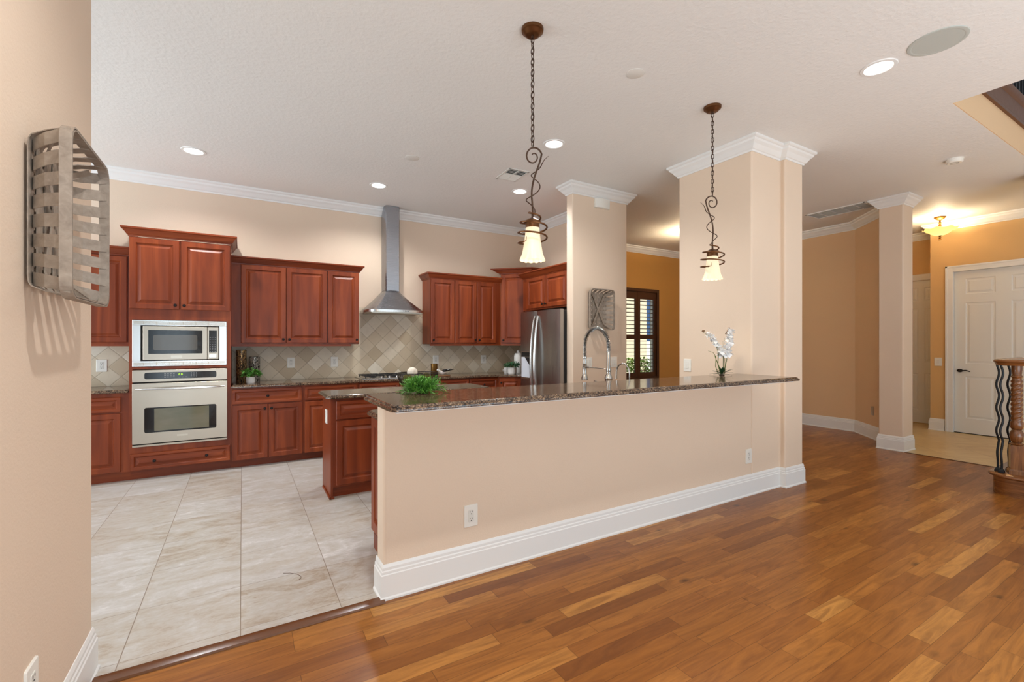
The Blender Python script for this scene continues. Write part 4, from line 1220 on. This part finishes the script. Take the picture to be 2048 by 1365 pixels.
ball('moss green ball at the right side of the wire bowl', BX + .09, BY + .01, ZC + .10, .052, 'moss')
ball('moss green ball at the bottom of the wire bowl', BX + .0, BY - .075, ZC + .062, .046, 'moss')
# grass plant on the bar
ZB = 1.094
t = thing('faux_fern', 'bushy bright green artificial grass plant on left end of the bar', 'plant', (.885, 2.50, ZB))
MB().lathe([(0, 0), (.03, 0), (.03, .006), (.02, .012), (0, .014)], 20, cap0=False, cap1=False).build('base', 'soil', parent=t, smooth=True)
for mt, cnt in (('leaf', 150), ('leaf2', 110)):
    m = MB()
    for i in range(cnt):
        a = random.uniform(0, 2 * PI); el = random.uniform(.05, 1.35)
        L_ = random.uniform(.07, .125)
        d = Vector((math.cos(a) * math.cos(el), math.sin(a) * math.cos(el), math.sin(el)))
        b0 = Vector((random.gauss(0, .025), random.gauss(0, .025), .02))
        m.leaf(b0, d, L_, .006, .35, .2, 0)
        for k in range(7):
            q = .25 + .11 * k
            p = b0 + d * L_ * q - Vector((0, 0, .35 * L_ * q * q))
            m.leaf(p, d + Vector((random.gauss(0, .7), random.gauss(0, .7), random.gauss(.1, .4))), .030, .0075, .3, .2, 0)
    m.build('fronds', mt, parent=t)
# orchid
t = thing('orchid_arrangement', 'white artificial orchid with long leaves on right end of the bar', 'orchid', (3.615, 2.49, ZB))
MB().lathe([(0, 0), (.022, 0), (.022, .006), (.012, .01), (0, .011)], 16, cap0=False, cap1=False).build('base', 'soil', parent=t)
ex = Vector((math.cos(CA), math.sin(CA), 0))      # spreads mostly along the room diagonal
ey = Vector((-ex.y, ex.x, 0))
def OP(u, z, v=0): p = ex * u + ey * v; return (p.x, p.y, z)
stems = [[OP(-.01, .01), OP(-.035, .10), OP(-.03, .18), OP(-.04, .25, .01), OP(-.095, .33, .01), OP(-.17, .385, .0)], [OP(.02, .01), OP(.03, .12, -.01), OP(.045, .22, -.01), OP(.065, .30, 0), OP(.075, .37, .01), OP(.07, .415, .01)]]
m = MB()
for s in stems: m.tube(s, [.004, .004, .0035, .003, .0025, .0015], 7)
m.tube([OP(-.03, .01), OP(-.055, .08), OP(-.05, .16), OP(-.075, .20), OP(-.12, .215)], [.003, .003, .0025, .002, .001], 6)
m.tube([OP(-.0, .01), OP(-.025, .08), OP(-.05, .14), OP(-.06, .17)], .003, 6)
m.build('stems', 'stem', parent=t, smooth=True)
m = MB()
def flower(c, nrm, sz):
    nrm = Vector(nrm).normalized(); a0 = nrm.cross(Vector((0, 0, 1)))
    a0 = a0.normalized() if a0.length > 1e-3 else Vector((1, 0, 0)); b0 = nrm.cross(a0)
    for k in range(5):
        a = 2 * PI * k / 5 + .3
        d = a0 * math.cos(a) + b0 * math.sin(a)
        wide = sz * (1.0 if k in (1, 4) else .62)
        m.leaf(Vector(c) + nrm * .002 * k, d + nrm * .35, sz * .8, wide, .10, .12)
for i, s in enumerate(stems):
    for k in range(20):
        q = .42 + .50 * k / 19
        f = q * (len(s) - 1); j = min(int(f), len(s) - 2)
        p = Vector(s[j]).lerp(Vector(s[j + 1]), f - j) + Vector((random.gauss(0, .008), random.gauss(0, .008), 0)) + (ex * .018 if i == 0 else -ex * .0) 
        flower(p, (random.gauss(-.3, .6), random.gauss(-1, .5), random.gauss(.3, .5)), .047 - .010 * k / 19)
for u, z in ((-.02, .215), (.015, .195), (.05, .20), (.025, .235)):
    flower(OP(u, z, -.02), (-.3, -1, .1 + random.gauss(0, .2)), .055)
m.build('petals', 'petal', parent=t)
m = MB()
for s, dr_ in ((stems[0], -1), (stems[1], 1)):
    e = Vector(s[-1])
    for k in range(6): m.sphere(tuple(e + ex * dr_ * (-.012 * k if dr_ > 0 else -.006 * k) * .5 + Vector((0, 0, -.010 * k if dr_ > 0 else .006 * (k % 2)))), .0065, 8, 6)
m.build('buds', 'bud', parent=t, smooth=True)
m = MB()
for i in range(26):
    a = random.uniform(0, 2 * PI); el = random.uniform(.1, .9)
    m.leaf((0, 0, .012), (math.cos(a) * math.cos(el), math.sin(a) * math.cos(el), math.sin(el)), random.uniform(.07, .12), .006, .25, .2, 0)
for i in range(5):
    a = i * 1.3 + .2
    m.leaf((0, 0, .01), (math.cos(a) * .35, math.sin(a) * .35, 1), .085, .034, .2, .2, 0)
m.build('leaves', 'darkleaf', parent=t)
m = MB()
for u, z, wd in ((.025, .20, .012), (.045, .16, .012), (.0, .30, .008), (.012, .33, .008)):
    m.leaf(OP(.01, .01), Vector(OP(u, z)), z, wd, .03, .2)
m.build('long_leaves', 'stem', parent=t)

# ------------------------------------------------------------------ faucets
FX, FY = 2.535, 2.75
t = thing('kitchen_faucet', 'tall brushed nickel spring faucet behind the bar', 'faucet', (FX, FY, ZC))
MB().lathe([(.034, 0), (.036, .01), (.032, .02), (.030, .17), (.033, .176), (.030, .19), (.018, .215), (.018, .235), (.021, .245), (.016, .262), (.015, .39), (.012, .395)], 24).build('body', 'chrome', parent=t, smooth=True)
m = MB(); m.tube([(0, 0, .125), (-.05, 0, .128), (-.075, 0, .13)], [.024, .023, .02], 14); m.tube([(-.075, 0, .13), (-.088, 0, .131)], [.015, .015], 12)
m.tube([(-.085, 0, .133), (-.115, .0, .150), (-.150, 0, .160)], [.008, .007, .009], 10)
m.build('handle', 'chrome', parent=t, smooth=True)
AR = .148; ZA = .435
arc = [(0, 0, .39)] + [(0, AR - AR * math.cos(PI * i / 30), ZA + AR * math.sin(PI * i / 30) * 1.02) for i in range(31)] + [(0, 2 * AR, .36), (0, 2 * AR, .335)]
MB().tube(arc, .009, 10).build('hose', 'blackmatte', parent=t, smooth=True)
m = MB(); A = [Vector(p) for p in arc]
cum = [0]
for i in range(1, len(A)): cum.append(cum[-1] + (A[i] - A[i - 1]).length)
pts = []; turns = 54; NN = turns * 10
for i in range(NN + 1):
    s = cum[-1] * i / NN; j = 0
    while j < len(A) - 2 and cum[j + 1] < s: j += 1
    f = (s - cum[j]) / max(1e-6, cum[j + 1] - cum[j]); p = A[j].lerp(A[j + 1], f); tg = (A[j + 1] - A[j]).normalized()
    bi = Vector((1, 0, 0)); nr = tg.cross(bi)
    an = 2 * PI * turns * i / NN
    pts.append(tuple(p + (bi * math.cos(an) + nr * math.sin(an)) * .0165))
m.tube(pts, .0022, 5)
m.build('spring', 'chrome', parent=t, smooth=True)
m = MB(); m.lathe([(.026, .145), (.030, .150), (.028, .165), (.019, .19), (.017, .20), (.017, .275), (.019, .28), (.014, .285), (.014, .325), (.018, .33), (.018, .345)], 18, (0, 2 * AR, 0))
m.tube([(0, 2 * AR - .012, .255), (0, 2 * AR - .05, .255)], .007, 8)
m.build('spray_head', 'chrome', parent=t, smooth=True)
MB().tube([(0, 2 * AR - .05, .255), (0, .0, .252)], .0035, 6).build('support_arm', 'chrome', parent=t, smooth=True)
MB().box(-.005, .005, 2 * AR + .016, 2 * AR + .026, .19, .26).build('spray_lever', 'blackmatte', parent=t, bevel=0.002)
t = thing('filter_faucet', 'slim gooseneck filter faucet right of the spring faucet', 'faucet', (2.745, 2.73, ZC))
m = MB(); m.lathe([(.02, 0), (.02, .01), (.009, .02)], 16)
m.tube([(0, 0, .01), (0, 0, .19)] + [(0, .075 - .075 * math.cos(PI * i / 16), .21 + .08 * math.sin(PI * i / 16)) for i in range(17)] + [(0, .152, .155)], .0062, 10)
m.build('spout', 'chrome', parent=t, smooth=True)
MB().tube([(0, 0, .03), (.04, 0, .04)], .005, 8).build('lever', 'chrome', parent=t, smooth=True)

# ------------------------------------------------------------------ stairs at the right edge
sx, sy = 6.06, 1.215
t = thing('starting_step', 'curved oak starting step of the staircase at right edge', 'stair', (sx, sy, 0))
def step_outline(r, back):
    pts = [(r * math.cos(a), r * math.sin(a)) for a in [rad(90 + 90 * i / 12) for i in range(13)]]
    return [(back, r)] + pts + [(-r, -1.2), (back, -1.2)]
MB().prism(step_outline(.150, .60)[::-1][::-1], 0, .158).build('riser', 'oak', parent=t, smooth=True, angle=40)
MB().slab(step_outline(.182, .60)[::1], [(.012, .158), (.002, .164), (0, .172), (.003, .182), (.010, .187)]).build('tread', 'oak', parent=t, smooth=True, angle=50)
t = thing('newel_railing', 'oak twisted newel post with volute rail and wavy iron balusters', 'railing', (sx, sy, .187))
m = MB()
m.slab([(-.058, -.058), (.058, -.058), (.058, .058), (-.058, .058)], [(0, 0), (0, .03), (.008, .04), (.012, .045), (.012, .255), (.018, .262), (.030, .268)])
m.build('newel_base', 'oak_v', parent=t, rz=rad(20))
m = MB()
prof = [(.046, .268), (.048, .275), (.030, .285), (.040, .30), (.047, .335), (.046, .37), (.036, .395), (.030, .402), (.036, .408), (.043, .42), (.044, .46), (.040, .478)]
m.lathe(prof, 32)
rs = []
for i in range(61):
    s = i / 60; z = .478 + .37 * s; tw = s * 2 * PI * 4.3
    rs.append([((.029 + .0115 * math.sqrt(abs(math.cos(2 * PI * j / 32 - tw)))) * math.cos(2 * PI * j / 32), (.029 + .0115 * math.sqrt(abs(math.cos(2 * PI * j / 32 - tw)))) * math.sin(2 * PI * j / 32), z) for j in range(32)])
m.rings(rs)
m.lathe([(.036, .848), (.030, .865), (.034, .875), (.040, .882), (.036, .892), (.030, .90), (.036, .955), (.036, .985)], 32)
m.build('newel_post', 'oak_v', parent=t, smooth=True, angle=60)
m = MB()
m.slab([(.150 * math.cos(2 * PI * i / 40), .150 * math.sin(2 * PI * i / 40)) for i in range(40)], [(.03, .985), (.016, .992), (.012, 1.005), (.002, 1.015), (0, 1.03), (.008, 1.038), (.03, 1.044)])
m.sweep([(.05, .10), (.9, .16)], [(-.03, .99), (-.03, 1.03), (-.015, 1.044), (.015, 1.044), (.03, 1.03), (.03, .99)])
m.build('handrail_volute', 'oak', parent=t, smooth=True, angle=50)
for k, (u, v) in enumerate(((-.245, .075), (-.205, .025), (-.02, .16))):
    m = MB()
    # the two left balusters stand close together under the volute edge
    px = (-.020, -.068, .088)[k]; py = (.118, .082, .069)[k]
    bx, by = (-.235, -.215, -.03)[k], (.065, .015, .12)[k]
    pts = []
    for i in range(61):
        s = i / 60
        wv = .013 * math.sin(2 * PI * (s * 4.6)) * (1 if s > .28 else s / .28 * .6)
        q = 1.0 
        pts.append((px + wv * ex.x, py + wv * ex.y, .004 + .985 * s))
    m.tube(pts, .0085, 8)
    m.build('baluster', 'black_iron', parent=t, smooth=True)
    sh_ = MB(); sh_.slab([(px - .019, py - .019), (px + .019, py - .019), (px + .019, py + .019), (px - .019, py + .019)], [(0, 0), (0, .018), (.008, .034)])
    sh_.build('baluster_shoe', 'black_iron', parent=t)
# upstairs balusters
t = thing('landing_railing', 'black iron baluster railing on the upstairs landing', 'railing', (5.2, 1.33, 3.77))
for i in range(22):
    MB().box(i * .105, i * .105 + .020, -.010, .010, 0, .85).build('baluster', 'black_iron', parent=t)
MB().box(-.1, 2.4, -.03, .03, .85, .91).build('handrail', 'oak', parent=t, bevel=0.008)
# loose thread on the tile
MB().tube([(0.213, 3.036, 0.002), (0.247, 3.017, 0.002), (0.282, 2.982, 0.002), (0.299, 2.945, 0.002), (0.297, 2.92, 0.002), (0.285, 2.907, 0.002)], .0012, 5).build('thread', 'thread', label='short brown thread lying on the kitchen tile floor', cat='thread')
